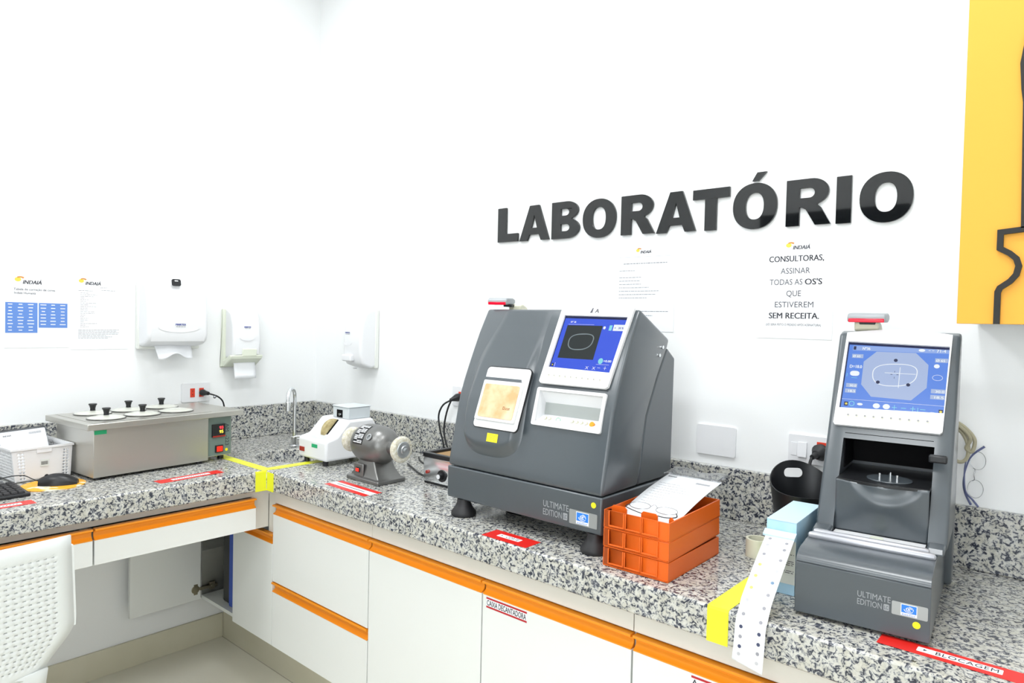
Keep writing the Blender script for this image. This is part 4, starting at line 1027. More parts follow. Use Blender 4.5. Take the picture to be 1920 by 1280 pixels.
for i in range(10):
    x_ = 0.0415 + 0.0174 * i; mb.cyl((x_, s4(0.380), 0), (x_, s4(0.380), 0.0012), 0.0036, seg=14)
mb.build('buttons', 'cream', m2)
mb = MB(XZ @ Matrix.Translation((0, 0, 0.0103)))
for i in range(10): mb.add(shape([ell(0.0415 + 0.0174 * i, s4(0.380), 0.0022, 0.0022, 10)], 0.0002))
mb.build('button_symbols', 'inkpale', m2)
badge(m2, Matrix.Translation((0.114, -0.0002, 0.050)) @ Matrix.Rotation(PI / 2, 4, 'X'), 0.68)
MB(Matrix.Translation((0, -0.0002, 0)) @ Matrix.Rotation(PI / 2, 4, 'X')).add(shape([ell(0.2135, 0.0365, 0.0065, 0.0065, 20)], 0.0005)).build('yellow_dot', 'yellow', m2)
ca, sa_ = math.cos(TH), math.sin(TH)
def m2w(u, v, z): return (2.6392 + u * ca - v * sa_, -0.5966 + u * sa_ + v * ca, H + z)
scanner(m2w(0.060, 0.398, 0.576), TH, 'small grey barcode scanner with red window on top of the smaller machine', 0.082)

# cables coiled and glasses hanging right of the small machine
t = tag(MB().tube([(2.815, -0.03, 1.29), (2.845, -0.03, 1.272), (2.866, -0.03, 1.245), (2.862, -0.03, 1.215), (2.85, -0.03, 1.222), (2.858, -0.035, 1.246), (2.843, -0.04, 1.268), (2.82, -0.04, 1.282),
    (2.80, -0.045, 1.26), (2.815, -0.04, 1.21), (2.836, -0.035, 1.187), (2.852, -0.03, 1.198), (2.853, -0.03, 1.23), (2.838, -0.035, 1.262), (2.812, -0.04, 1.275), (2.80, -0.045, 1.24), (2.805, -0.045, 1.20), (2.79, -0.05, 1.12), (2.78, -0.06, 1.0), (2.785, -0.08, 0.9305)], 0.0044, 10, 8).build('coiled_cable', 'beigecable'), 'olive beige cable coiled behind the right side of the smaller machine', 'cable')
g = thing('spectacles', 'thin-rimmed glasses with blue-grey temples hanging on the wall', 'glasses')
MB().tube([(2.885, -0.012, 1.228), (2.862, -0.014, 1.205), (2.852, -0.02, 1.18), (2.846, -0.024, 1.14), (2.85, -0.02, 1.11), (2.862, -0.014, 1.082)], lambda t: 0.0014 + 0.0014 * abs(t - 0.5) * 2, 8).build('temple', 'temple', g)
MB().tube([(2.853, -0.022, 1.215), (2.848, -0.026, 1.17), (2.849, -0.028, 1.13), (2.853, -0.022, 1.11), (2.865, -0.015, 1.095), (2.877, -0.012, 1.079)], lambda t: 0.0014 + 0.0012 * t, 8).build('temple', 'temple', g)
def rim(cy, cx=2.872, w=0.016, h=0.022):
    return [(cx + w * math.cos(a) * 1.0, -0.006 - 0.003 * math.sin(a) ** 2, cy + h * math.sin(a)) for a in [2 * PI * i / 18 for i in range(18)]]
MB().tube(rim(1.191), 0.0005, 6, 3, closed=True).build('rim', 'wire', g)
MB().tube(rim(1.121, 2.869), 0.0005, 6, 3, closed=True).build('rim', 'wire', g)
MB().tube([(2.863, -0.008, 1.172), (2.868, -0.012, 1.168), (2.866, -0.014, 1.156), (2.867, -0.012, 1.145), (2.862, -0.008, 1.14)], 0.0009, 6).build('bridge', 'wire', g)

# ------------------------------------------------------------------ stacked orange trays
def tray(z, tilt, label, open_top):
    t = thing('letter_tray', label, 'tray', (2.202, -0.632, H + z), -0.0, 'stacked orange trays')
    t.rotation_euler = (tilt, 0, 0.01)
    w, dp, h = 0.172, 0.272, 0.0445
    k = 0.003
    mb = MB()
    mb.box(0, w, 0, dp, 0, k).box(0, k, 0, dp, k, h).box(w - k, w, 0, dp, k, h).box(k, w - k, dp - k, dp, k, h).box(k, w - k, 0, k, k, h)
    mb.build('tray_body', 'orange_tray', t, bevel=0.0007, seg=2)
    mb = MB()
    # raised window-like ribs on the front
    for i in range(3):
        x0 = 0.017 + 0.0445 * i; x1 = x0 + 0.037
        mb.box(x0 - 0.003, x0, -0.0025, 0.0, 0.007, h - 0.001).box(x1, x1 + 0.003, -0.0025, 0.0, 0.007, h - 0.001).box(x0, x1, -0.0025, 0.0, 0.007, 0.010)
    mb.build('front_ribs', 'orange_tray', t, bevel=0.0006)
    if open_top:
        for x0, x1 in ((0.004, 0.046), (0.085, 0.128), (0.157, 0.168)):
            MB(Matrix.Translation((0, 0.03, 0)) @ Matrix.Rotation(PI / 2, 4, 'X')).add(shape([[(x0, 0.003)] + [(x1, 0.003)] + [(x1, h + 0.001), (x1 - 0.005, h + 0.006), (x0 + 0.005, h + 0.006), (x0, h + 0.001)]], 0.003)).build('divider_tab', 'orange_tray', t)
    return t
tray(0.0006, 0, 'lowest of the three stacked orange trays', False)
tray(0.0462, 0.02, 'middle of the three stacked orange trays, slightly raised at the back', False)
tray(0.0912, 0.02, 'topmost orange tray holding papers and glasses', True)
# plastic wallet with order sheets
Xp = frame((2.208, -0.592, 1.036), (1, 0.0, 0), (0.0, 0.245, 0.068))
def bend(x, y): return 0.006 * math.sin(PI * min(1, y / 0.25)) * 1.0
t = thing('order_sheet', 'white printed order sheet in a clear bag resting in the top orange tray', 'paper')
mb = MB(Xp); mb.grid(lambda u, v: (0.004 + 0.148 * u + 0.010 * v, 0.01 + 0.245 * v, 0.002 + bend(0, 0.25 * v)), 4, 14); mb.build('sheet', 'paper', t, solid=0.0012)
mb = MB(Xp); mb.grid(lambda u, v: (0.0 + 0.156 * u + 0.010 * v, 0.25 + 0.045 * v, 0.003 + 0.004 * math.sin(9 * u) * v), 12, 4); mb.build('bag', 'clear', t, solid=0.0006)
def on_sheet(mb, name, m):
    I = Xp.inverted()
    for v in mb.bm.verts:
        c_ = I @ v.co; c_.z += 0.0029 + bend(0, c_.y - 0.01); v.co = Xp @ c_
    return mb.build(name, m, t)
mb = MB(Xp); fit(mb, 'INDAIÁ', 0.022, 0.046, 0.234, 0.008, 0.0002); on_sheet(mb, 'sheet_heading', 'inkgrey')
mb = MB(Xp)
for i in range(16): mb.box(0.108 + 0.0024 * i, 0.1092 + 0.0024 * i, 0.216, 0.225, 0, 0.0003)
for k in range(9): lines(mb, 0.02 + 0.002 * (k % 3), 0.19 - 0.013 * k, 0.06 + 0.02 * (k % 4), 0.0008)
on_sheet(mb, 'sheet_print', 'sheetink')
# glasses on the sheet
g = thing('spectacles', 'thin wire-rimmed glasses lying on the sheet in the orange tray', 'glasses')
Xg = frame((2.222, -0.571, 1.063), (1, 0.02, 0.0), (0, 0.97, 0.24))
def rim2(cx, w, h): return [Xg @ Vector((cx + w * math.cos(a), h * math.sin(a) + 0.012, 0.0)) for a in [2 * PI * i / 18 for i in range(18)]]
MB().tube(rim2(0.035, 0.027, 0.017), 0.0008, 6, 3, closed=True).build('rim', 'wire', g)
MB().tube(rim2(0.106, 0.027, 0.017), 0.0008, 6, 3, closed=True).build('rim', 'wire', g)
MB(Xg).tube([(0.061, 0.016, 0), (0.070, 0.022, 0.004), (0.080, 0.016, 0)], 0.0009, 6).build('bridge', 'wire', g)
MB(Xg).tube([(0.008, 0.008, 0), (0.004, -0.002, -0.003), (0.05, -0.012, -0.006), (0.085, -0.012, -0.006)], 0.0012, 6).build('temple', 'black', g)
MB(Xg).tube([(0.133, 0.008, 0), (0.137, -0.003, -0.003), (0.11, -0.009, -0.006), (0.075, -0.005, -0.006)], 0.0014, 6).build('temple', 'black', g)

# ------------------------------------------------------------------ blue box and paper strip, bucket, roll
bx = thing('cardboard_box', 'pale blue cardboard box standing left of the smaller machine', 'box', (2.546, -0.508, H + 0.0005), 0.05)
MB().box(0, 0.063, 0, 0.205, 0, 0.158).build('carton', 'bluebox', bx, bevel=0.0008)
MB().box(0.0, 0.063, -0.0006, -0.0001, 0.024, 0.118).build('front_print', 'cardcream', bx)
MB().box(0.0, 0.063, -0.0006, 0.2, 0.1582, 0.1592).build('lid', 'bluelight', bx)
MB().prism([(-0.001, 0.137), (-0.016, 0.128), (-0.015, 0.124), (-0.0008, 0.134)], 'x', -0.003, 0.064).build('flap', 'bluelight', bx)
MB().box(0.006, 0.030, -0.0012, -0.0007, 0.116, 0.128).box(0.034, 0.058, -0.0012, -0.0007, 0.114, 0.127).build('opening', 'bluedeep', bx)
mb = MB(Matrix.Translation((0, -0.0007, 0)) @ Matrix.Rotation(PI / 2, 4, 'X'))
for y_ in (0.088, 0.073, 0.069, 0.065, 0.052, 0.048): lines(mb, 0.03, y_, 0.03, 0.0015, rnd=random)
mb.build('print', 'inkgrey', bx)
def strip_pt(s):      # s 0..1 down the strip, centre line (y, z) and x of left edge
    K = [(0.0, 2.548, -0.5135, 1.053), (0.16, 2.553, -0.555, 1.036), (0.34, 2.556, -0.612, 1.000), (0.52, 2.556, -0.662, 0.957), (0.66, 2.556, -0.690, 0.915), (0.84, 2.557, -0.698, 0.872), (1.0, 2.556, -0.702, 0.843)]
    for a, b in zip(K, K[1:]):
        if s <= b[0]:
            t_ = (s - a[0]) / (b[0] - a[0]); return [lerp(a[i], b[i], t_) for i in (1, 2, 3)]
    return list(K[-1][1:])
st = thing('sample_strip', 'white paper strip with pairs of coloured dots hanging over the worktop edge', 'strip')
def spt(u, v):
    x, y, z = strip_pt(v); return (x + 0.061 * u, y, z - 0.012 * u * sm((v - 0.9) / 0.1))
MB().grid(spt, 6, 40).build('paper', 'paper', st, solid=0.0006, angle=60)
dm = {k: mat('dot_' + k, c, 0.5) for k, c in {'grey': (0.3, 0.3, 0.33), 'dark': (0.06, 0.07, 0.13), 'pale': (0.5, 0.5, 0.52), 'yellow': (0.7, 0.66, 0.15), 'blue': (0.15, 0.25, 0.38)}.items()}
cl = [['grey', 'pale', 'grey', 'yellow', 'yellow', 'yellow', 'pale', 'grey', 'dark', 'grey', 'dark', 'pale'], ['grey', 'grey', 'grey', 'pale', 'blue', 'grey', 'grey', 'grey', 'dark', 'dark', 'grey', 'pale']]
for side_ in (0, 1):
    for i in range(12):
        v_ = 0.06 + i * 0.0785 + side_ * 0.02; u_ = 0.2 if side_ == 0 else 0.8
        if v_ > 0.97: continue
        c_ = Vector(spt(u_, v_)); d_ = (Vector(spt(u_, min(1, v_ + 0.02))) - Vector(spt(u_, v_ - 0.02))).normalized()
        n_ = Vector((1, 0, 0)).cross(d_).normalized()
        if n_.y > 0: n_ = -n_
        MB().lathe(c_ + n_ * 0.0004, n_, [(0.0036, 0), (0.0036, 0.0003)], 14).build('dot', dm[cl[side_][i]], st)

bk = thing('bucket', 'black oval plastic bucket with a cut-out handle between trays and machine', 'bucket', (2.512, -0.150, H + 0.0005), 0.75)
def bucket():
    mb = MB(); N = 56; L = []
    def rimz(a): return 0.150 + 0.068 * (0.5 + 0.5 * math.sin(a)) ** 2.2
    for k, (r, f_) in enumerate(((0.055, 0.0), (0.058, 0.02), (0.064, 0.3), (0.072, 0.6), (0.080, 0.9), (0.082, 1.0), (0.0795, 1.0), (0.077, 0.88), (0.069, 0.6), (0.061, 0.3), (0.054, 0.03))):
        L.append([(r * 1.08 * math.cos(2 * PI * i / N), r * 0.95 * math.sin(2 * PI * i / N), f_ * rimz(2 * PI * i / N) + (0.003 if k == 10 else 0)) for i in range(N)])
    return mb.loft(L)
bo = bucket().build('tub', 'black', bk)
cut(bo, MB(Matrix.Translation((0, 0.12, 0)) @ Matrix.Rotation(PI / 2, 4, 'X')).add(shape([rrect(-0.026, 0.026, 0.172, 0.197, 0.012)], 0.08)))
o = MB().lathe((2.448, -0.30, H + 0.0005), (0, 0, 1), [(0.028, 0), (0.028, 0.045), (0.022, 0.045), (0.022, 0)], 28, cap=False).build('tape_roll', 'cream'); tag(o, 'cream roll of tape standing behind the paper strip', 'tape roll')

# ------------------------------------------------------------------ small hot-air unit between motor and large machine
t = thing('frame_heater', 'chrome-fronted heater box with black rim left of the large machine', 'heater', (1.272, -0.378, H + 0.0005))
MB().box(0, 0.15, 0, 0.20, 0.008, 0.094).build('housing', 'chrome', t, bevel=0.0015)
MB().box(-0.003, 0.153, -0.003, 0.012, 0.094, 0.110).box(-0.003, 0.153, 0.188, 0.203, 0.094, 0.110).box(-0.003, 0.012, 0.012, 0.188, 0.094, 0.110).box(0.138, 0.153, 0.012, 0.188, 0.094, 0.110).build('top_rim', 'black', t, bevel=0.003, seg=3)
MB().box(0.012, 0.138, 0.012, 0.188, 0.0942, 0.100).build('sand_bed', 'cork', t)
MB().box(0.002, 0.148, 0.003, 0.197, 0.0, 0.0078).build('underside', 'black', t)
kn = MB().cyl((0.096, 0, 0.038), (0.096, -0.004, 0.038), 0.021, seg=28).cyl((0.096, -0.004, 0.038), (0.096, -0.018, 0.038), 0.012, 0.010).build('knob', 'black', t, bevel=0.001)
MB().cyl((0.096, -0.0181, 0.038), (0.096, -0.0195, 0.038), 0.008).build('knob_cap', 'white', kn)
MB().cyl((0.022, 0, 0.042), (0.022, -0.006, 0.042), 0.006).build('indicator', 'dullred', t)
t = tag(MB().tube([(1.262, -0.30, 0.9285), (1.22, -0.315, 0.9285), (1.16, -0.30, 0.9285), (1.08, -0.26, 0.9285), (1.0, -0.22, 0.9285)], 0.0033).build('power_cable', 'black'), 'thin black cable lying between polishing motor and heater box', 'cable')
t = tag(MB().tube([(1.264, -0.22, 0.9285), (1.2, -0.20, 0.9285), (1.1, -0.19, 0.9285), (1.0, -0.15, 0.9285), (0.93, -0.1, 0.9285)], 0.0033).build('power_cable', 'black'), 'thin black cable near the granite upstand behind the polishing motor', 'cable')

# ------------------------------------------------------------------ polishing motor
pm = thing('polishing_motor', 'grey bench polishing motor with a felt wheel at each end', 'motor', (1.115, -0.472, H + 0.0006))
def rect(x0, x1, y0, y1, z, r=0.006):
    return [(x, y, z) for x, y in rrect(x0, x1, y0, y1, r, 3)]
MB().loft([rect(-0.088, 0.096, -0.063, 0.064, 0), rect(-0.088, 0.096, -0.063, 0.064, 0.012), rect(-0.076, 0.084, -0.052, 0.053, 0.018), rect(-0.054, 0.060, -0.046, 0.046, 0.045), rect(-0.043, 0.047, -0.042, 0.042, 0.072), rect(-0.040, 0.043, -0.040, 0.040, 0.08)]).build('pedestal', 'hammer', pm, bevel=0.002)
MB().box(-0.052, 0.002, -0.0555, -0.048, 0.014, 0.062).build('switch_plate', 'hammer', pm, bevel=0.004)
MB().box(-0.037, -0.014, -0.0585, -0.0556, 0.030, 0.048).build('switch_frame', 'black', pm, bevel=0.001)
MB().box(-0.034, -0.017, -0.061, -0.0586, 0.033, 0.045).build('switch', 'redswitch', pm, bevel=0.001)
cz = 0.128
MB().lathe((-0.098, 0, cz), (1, 0, 0), [(0.030, 0.0), (0.034, 0.004), (0.046, 0.012), (0.058, 0.026), (0.066, 0.044), (0.0695, 0.065), (0.0705, 0.10), (0.0695, 0.13), (0.065, 0.152), (0.056, 0.17), (0.042, 0.184), (0.030, 0.189), (0.026, 0.192), (0.025, 0.215), (0.025, 0.227)], 40).build('motor_housing', 'hammer', pm, angle=50)
MB().lathe((-0.10, 0, cz), (-1, 0, 0), [(0.030, 0), (0.028, 0.008), (0.020, 0.012), (0.020, 0.02)], 24).build('left_collar', 'castgrey', pm)
def wheel(x, s_, r=0.044):
    prof = [(0.012, 0)] + [(r * k, z_) for k, z_ in ((0.80, 0.0), (0.90, 0.003), (0.94, 0.006), (0.90, 0.008), (0.98, 0.011), (1.0, 0.014), (0.95, 0.017), (0.99, 0.020), (0.92, 0.024), (0.78, 0.026))] + [(0.030, 0.026), (0.012, 0.0255)]
    w = MB().lathe((x, 0, cz), (s_, 0, 0), prof, 40).build('felt_wheel', 'felt', pm)
    MB().lathe((x + s_ * 0.0262, 0, cz), (s_, 0, 0), [(0.029, 0), (0.027, 0.003), (0.016, 0.005), (0.014, 0.009), (0.008, 0.0095), (0.0075, 0.018), (0.004, 0.019)], 28).build('flange', 'castgrey', w)
wheel(0.130, 1, 0.046); wheel(-0.122, -1, 0.046)
def on_motor(x, a, r=0.0708): return (x, -r * math.cos(a), cz + r * math.sin(a))
def motor_patch(x0, x1, a0_, a1_, r, name, m):
    A = [[on_motor(lerp(x0, x1, i / 6), lerp(a0_, a1_, j / 12), r) for i in range(7)] for j in range(13)]
    mb = MB(); V = [[mb.v(c_) for c_ in row] for row in A]
    for j in range(12):
        for i in range(6): mb.f([V[j][i], V[j][i + 1], V[j + 1][i + 1], V[j + 1][i]])
    return mb.build(name, m, pm, solid=0.0004, angle=60)
pl = motor_patch(-0.040, 0.012, 0.1, 1.25, 0.0712, 'rating_plate', 'black')
mb = MB()
for j in range(13):
    a_ = 0.16 + 0.082 * j
    for (x0, x1) in ((-0.037, -0.020), (-0.018, -0.004), (-0.002, 0.009)):
        if (j + int(x0 * 1000)) % 4 == 0: continue
        q = [on_motor(x0, a_, 0.0718), on_motor(x1, a_, 0.0718), on_motor(x1, a_ + 0.052, 0.0718), on_motor(x0, a_ + 0.052, 0.0718)]
        mb.f([mb.v(c_) for c_ in q])
mb.build('plate_print', 'paper', pl, solid=0.0003)
MB().lathe(on_motor(0.040, 0.55, 0.069), (0, -math.cos(0.55), math.sin(0.55)), [(0.012, 0), (0.012, 0.003), (0.008, 0.0035), (0.007, 0.0)], 20).build('vent_hole', 'castgrey', pm)

# ------------------------------------------------------------------ white hand edger
he = thing('hand_edger', 'white hand edging machine with a vertical grinding wheel, beside the sink', 'machine', (0.640, -0.492, H + 0.0006))
wx = 0.195
body = [(0.0, 0.02), (0.0, 0.098), (0.012, 0.104), (0.048, 0.112), (0.108, 0.174), (0.225, 0.174), (0.262, 0.11), (0.265, 0.02)]
MB().prism(body, 'x', 0, wx).build('body', 'white', he, bevel=0.010, seg=4, bang=30)
MB().box(0.070, 0.178, 0.116, 0.222, 0.1745, 0.220).build('water_tank', 'palegrey', he, bevel=0.003)
MB().box(0.067, 0.181, 0.113, 0.225, 0.2202, 0.2245).build('tank_lid', 'palegrey', he, bevel=0.002)
MB().box(0.098, 0.137, 0.1148, 0.1158, 0.178, 0.209).build('tank_window', 'dark', he)
MB().cyl((0.126, 0.1147, 0.192), (0.126, 0.106, 0.192), 0.006).build('tap_screw', 'chrome', he)
# slot plate and wheel on the ramp
Xr = frame((0, 0.048, 0.112), (1, 0, 0), (0, 0.060, 0.062))
MB(Xr).box(0.088, 0.130, 0.0, 0.080, -0.001, 0.0008).build('slot', 'dark', he)
MB().lathe((0.094, 0.094, 0.119), (1, 0, 0), [(0.05, 0), (0.053, 0.002), (0.053, 0.024), (0.05, 0.026)], 48).build('grinding_wheel', 'whetstone', he)
MB(frame((0, 0.014, 0.1045), (1, 0, 0), (0, 0.04, 0.01))).add(shape([ell(0.105, 0.014, 0.05, 0.017, 24)], 0.001)).build('drip_dish', 'palegrey', he)
MB().box(0.014, 0.048, -0.003, 0.0, 0.044, 0.062).build('switch', 'dullred', he, bevel=0.001)
MB().box(0.098, 0.137, -0.001, -0.0002, 0.068, 0.082).build('green_label', 'green', he)
for sx, sy in ((0.035, 0.02), (0.165, 0.02), (0.035, 0.235), (0.165, 0.235)):
    MB().cyl((sx, sy, 0), (sx, sy, 0.0195), 0.011, seg=16).build('foot', 'rubber', he)

# ------------------------------------------------------------------ steel water bath with lids
BA = math.radians(95.2)
wb = thing('water_bath', 'stainless steel water bath with six lids and a green-grey control panel', 'water bath', (0.486, -1.186, H), BA)
MB().box(0.0, 0.418, 0.0, 0.30, 0.010, 0.179).build('tank', 'steel', wb, bevel=0.0015)
MB().box(0.4185, 0.524, 0.012, 0.30, 0.020, 0.179).build('control_housing', 'steel', wb, bevel=0.0015)
MB().box(0.424, 0.521, 0.0108, 0.0118, 0.023, 0.174).build('control_panel', 'panelgreen', wb)
MB().box(-0.028, 0.556, -0.022, 0.325, 0.1795, 0.2005).build('top', 'steel', wb, bevel=0.002)
MB().box(0.0, 0.43, 0.0, 0.315, 0.2007, 0.2017).build('lid_plate', 'steel', wb)
for sx, sy in ((0.02, 0.02), (0.39, 0.02), (0.02, 0.28), (0.50, 0.28), (0.50, 0.05)):
    MB().cyl((sx, sy, 0.0006), (sx, sy, 0.0098 if sx < 0.45 else 0.0198), 0.012, seg=14).build('foot', 'black', wb)
MB().box(0.002, 0.042, -0.0008, -0.0002, 0.160, 0.174).build('green_label', 'green', wb)
ct = MB().box(0.437, 0.492, 0.002, 0.0106, 0.096, 0.148).build('temperature_controller', 'black', wb, bevel=0.002)
mb = MB(Matrix.Translation((0, 0.0018, 0)) @ Matrix.Rotation(PI / 2, 4, 'X')); fit(mb, '93', 0.466, 0.482, 0.128, 0.017, 0.0004); mb.build('red_digits', 'led_red', ct)
mb = MB(Matrix.Translation((0, 0.0018, 0)) @ Matrix.Rotation(PI / 2, 4, 'X')); fit(mb, '95', 0.466, 0.482, 0.112, 0.017, 0.0004); mb.build('yellow_digits', 'led_yellow', ct)
MB().box(0.438, 0.491, 0.0012, 0.0019, 0.097, 0.103).build('red_strip', 'dullred', ct)
MB().box(0.452, 0.486, 0.006, 0.0106, 0.034, 0.063).build('switch_frame', 'black', wb, bevel=0.001)
MB().box(0.457, 0.481, 0.002, 0.0059, 0.038, 0.059).build('switch', 'redswitch', wb, bevel=0.001)
MB(Matrix.Translation((0, 0.0107, 0)) @ Matrix.Rotation(PI / 2, 4, 'X')).add(shape([ell(0.502, 0.041, 0.006, 0.006, 18)], 0.0005)).build('yellow_dot', 'yellow', wb)
mb = MB(Matrix.Translation((0.497, 0.0107, 0.146)) @ Matrix.Rotation(PI / 2, 4, 'X') @ Matrix.Rotation(-PI / 2, 4, 'Z')); fit(mb, 'AM  -223', 0, 0.088, 0, 0.022); mb.build('lettering', 'ink', wb)
def lid(u, v, knob, label):
    c_, s_ = math.cos(BA), math.sin(BA)
    t = thing('glass_lid', label, 'lid', (0.486 + u * c_ - v * s_, -1.186 + u * s_ + v * c_, H + 0.2018), 0, 'lids of the water bath')
    MB().lathe((0, 0, 0), (0, 0, 1), [(0.060, 0), (0.063, 0.001), (0.063, 0.003), (0.060, 0.004)], 40).build('steel_ring', 'ringmetal', t)
    MB().lathe((0, 0, 0.004), (0, 0, 1), [(0.060, 0), (0.048, 0.004), (0.03, 0.007), (0.010, 0.0085)], 40).build('glass', 'lidglass', t)
    if knob: MB().lathe((0, 0, 0.0126), (0, 0, 1), [(0.009, 0), (0.0085, 0.008), (0.011, 0.018), (0.0145, 0.023), (0.013, 0.026), (0.004, 0.027)], 20).build('knob', 'black', t)
    return t
lid(0.078, 0.085, 1, 'round glass lid, front row, nearest the white basket')
lid(0.210, 0.095, 1, 'round glass lid in the middle of the front row')
lid(0.344, 0.105, 0, 'round glass lid without a knob, front row beside the control panel')
lid(0.096, 0.236, 1, 'round glass lid, back row, nearest the white basket')
lid(0.228, 0.243, 1, 'round glass lid in the middle of the back row')
lid(0.360, 0.250, 1, 'round glass lid, back row, nearest the wall outlet')

# ------------------------------------------------------------------ white basket with job sheets
bs = thing('plastic_basket', 'white perforated plastic basket holding job sheets on the desk', 'basket', (0.335, -1.206, H + 0.003), math.radians(5.2))
bx0, bx1, by0, by1, bh = -0.245, 0.0, -0.172, -0.006, 0.112
def lerp2(f_): e = 0.012 * f_; return bx0 - e * .5, bx1 + e * .3, by0 - e, by1 + e * .4
def basket():
    mb = MB()
    def wall(p0, p1, n, rows, holes):
        # grid with every hole cell left out; p0,p1 bottom corners (f=0); position by t along and f up
        us = [0.0]; k = (1.0) / n
        V = {}
        def pt(t, f_):
            a0_, a1_, b0_, b1_ = lerp2(f_)
            xs = {0: a0_, 1: a1_}; ys = {0: b0_, 1: b1_}
            A = (xs[p0[0]], ys[p0[1]]); B = (xs[p1[0]], ys[p1[1]])
            return (lerp(A[0], B[0], t), lerp(A[1], B[1], t), f_ * bh)
        ts = []; 
        for i in range(n): ts += [i / n, (i + 0.42) / n]
        ts.append(1.0)
        fs = [0.0]
        for j in range(rows): b = 0.06 + 0.84 * j / rows; fs += [b, b + 0.84 / rows * 0.6]
        fs.append(1.0)
        G = [[mb.v(pt(t_, f_)) for t_ in ts] for f_ in fs]
        for j in range(len(fs) - 1):
            for i in range(len(ts) - 1):
                if j % 2 == 1 and i % 2 == 1 and holes(i // 2, (j - 1) // 2): continue
                mb.f([G[j][i], G[j][i + 1], G[j + 1][i + 1], G[j + 1][i]])
    wall((1, 0), (1, 1), 17, 9, lambda i, j: (i in (1, 2, 14, 15)))
    wall((0, 0), (1, 0), 22, 9, lambda i, j: 1 <= i <= 20)
    wall((0, 1), (1, 1), 22, 9, lambda i, j: 1 <= i <= 20)
    wall((0, 0), (0, 1), 17, 9, lambda i, j: 1 <= i <= 15)
    a0_, a1_, b0_, b1_ = lerp2(0)
    mb.f([mb.v((a0_, b0_, 0.0)), mb.v((a1_, b0_, 0.0)), mb.v((a1_, b1_, 0.0)), mb.v((a0_, b1_, 0.0))])
    return mb
basket().build('tub', 'white', bs, solid=0.0022)
a0_, a1_, b0_, b1_ = lerp2(1.0)
MB().box(a0_ - 0.005, a1_ + 0.005, b0_ - 0.005, b0_ + 0.001, bh - 0.006, bh + 0.002).box(a0_ - 0.005, a1_ + 0.005, b1_ - 0.001, b1_ + 0.005, bh - 0.006, bh + 0.002).box(a0_ - 0.005, a0_ + 0.001, b0_, b1_, bh - 0.006, bh + 0.002).box(a1_ - 0.001, a1_ + 0.005, b0_, b1_, bh - 0.006, bh + 0.002).box(a1_, a1_ + 0.004, -0.112, -0.066, bh - 0.02, bh).build('rim', 'white', bs, bevel=0.001)
sp = MB().box(bx1 + 0.0045, bx1 + 0.005, -0.100, -0.074, 0.045, 0.068).build('price_sticker', 'cardcream', bs)
mb = MB()
for i in range(8): mb.box(bx1 + 0.005, bx1 + 0.0052, -0.0975 + 0.0026 * i, -0.096 + 0.0026 * i, 0.050, 0.062)
mb.build('barcode', 'ink', sp)
def sheet(x, dz, label, front, k):
    t = thing('job_sheet', label, 'paper')
    Xq = Matrix.Translation((0.335, -1.206, 0)) @ Matrix.Rotation(math.radians(5.2), 4, 'Z') @ frame((x - 0.335, -0.166 + k * .002, H + 0.012), (0, 1, 0.06 - k * 0.02), (-0.42, 0, 1))
    MB(Xq).box(0, 0.142, 0, 0.15 + dz, 0, 0.0008).build('sheet', 'paper', t)
    MB(Xq).box(-0.003, 0.147, -0.004, 0.158 + dz, -0.0016, -0.0004).build('folder', 'black' if k else 'clear', t)
    if front:
        mb = MB(Xq @ Matrix.Translation((0, 0, 0.001))); fit(mb, 'INDAIÁ', 0.012, 0.036, 0.136 + dz, 0.008, 0.0002); mb.build('heading', 'inkgrey', t)
        mb = MB(Xq @ Matrix.Translation((0, 0, 0.001)))
        for i in range(16): mb.box(0.09 + 0.0024 * i, 0.0912 + 0.0024 * i, 0.134 + dz, 0.142 + dz, 0, 0.0002)
        mb.build('barcode', 'inkpale', t)
sheet(0.245, 0.0, 'front job sheet leaning in the white basket', True, 0)
sheet(0.222, 0.0, 'job sheet in a dark folder, directly behind the front sheet in the basket', False, 1)
sheet(0.200, -0.004, 'rearmost job sheet in a dark folder in the white basket', False, 2)

# ------------------------------------------------------------------ keyboard, mouse, pad
mp = thing('mouse_pad', 'round orange and white mouse pad on the desk', 'mouse pad', (0.452, -1.295, H + 0.0004))
pdm = mottled(mat('mouse_pad_print', (0.8, 0.5, 0.1), 0.6), (0.86, 0.42, 0.03), (0.84, 0.80, 0.66), 14, 2, 0.54, 0.60)
MB().add(shape([ell(0, 0, 0.093, 0.093, 48)], 0.002)).build('printed_top', pdm, mp)
ms = thing('computer_mouse', 'black corded computer mouse on the round orange pad', 'mouse', (0.460, -1.282, H + 0.0026), math.radians(62))
def mouse():
    mb = MB(); L = []
    n = 14
    for j in range(n + 1):
        t_ = j / n; x = -0.056 + 0.112 * t_
        w = 0.031 * math.sin(PI * min(0.97, max(0.03, 0.06 + 0.88 * t_))) ** 0.42
        h_ = 0.037 * math.sin(PI * min(0.98, max(0.05, 0.10 + 0.86 * (t_ * .9 + .06)))) ** 0.7
        L.append([(x, w * math.cos(a), h_ * max(0, math.sin(a)) ** 0.8) for a in [PI * k / 12 for k in range(13)]])
    mb.loft(L, cap=False, closed=True)
    mb.f([mb.v(p_) for p_ in L[0]]); mb.f([mb.v(p_) for p_ in L[-1]][::-1])
    return mb
mouse().build('shell', 'black', ms, angle=50)
MB().cyl((-0.034, -0.003, 0.0295), (-0.034, 0.003, 0.0295), 0.006).build('scroll_wheel', 'rubber', ms)
MB().tube([(-0.054, 0, 0.012), (-0.075, 0.0, 0.022), (-0.10, 0.012, 0.031), (-0.14, 0.03, 0.028), (-0.2, 0.05, 0.012), (-0.26, 0.03, 0.003)], 0.0016, 8).build('cord', 'black', ms)
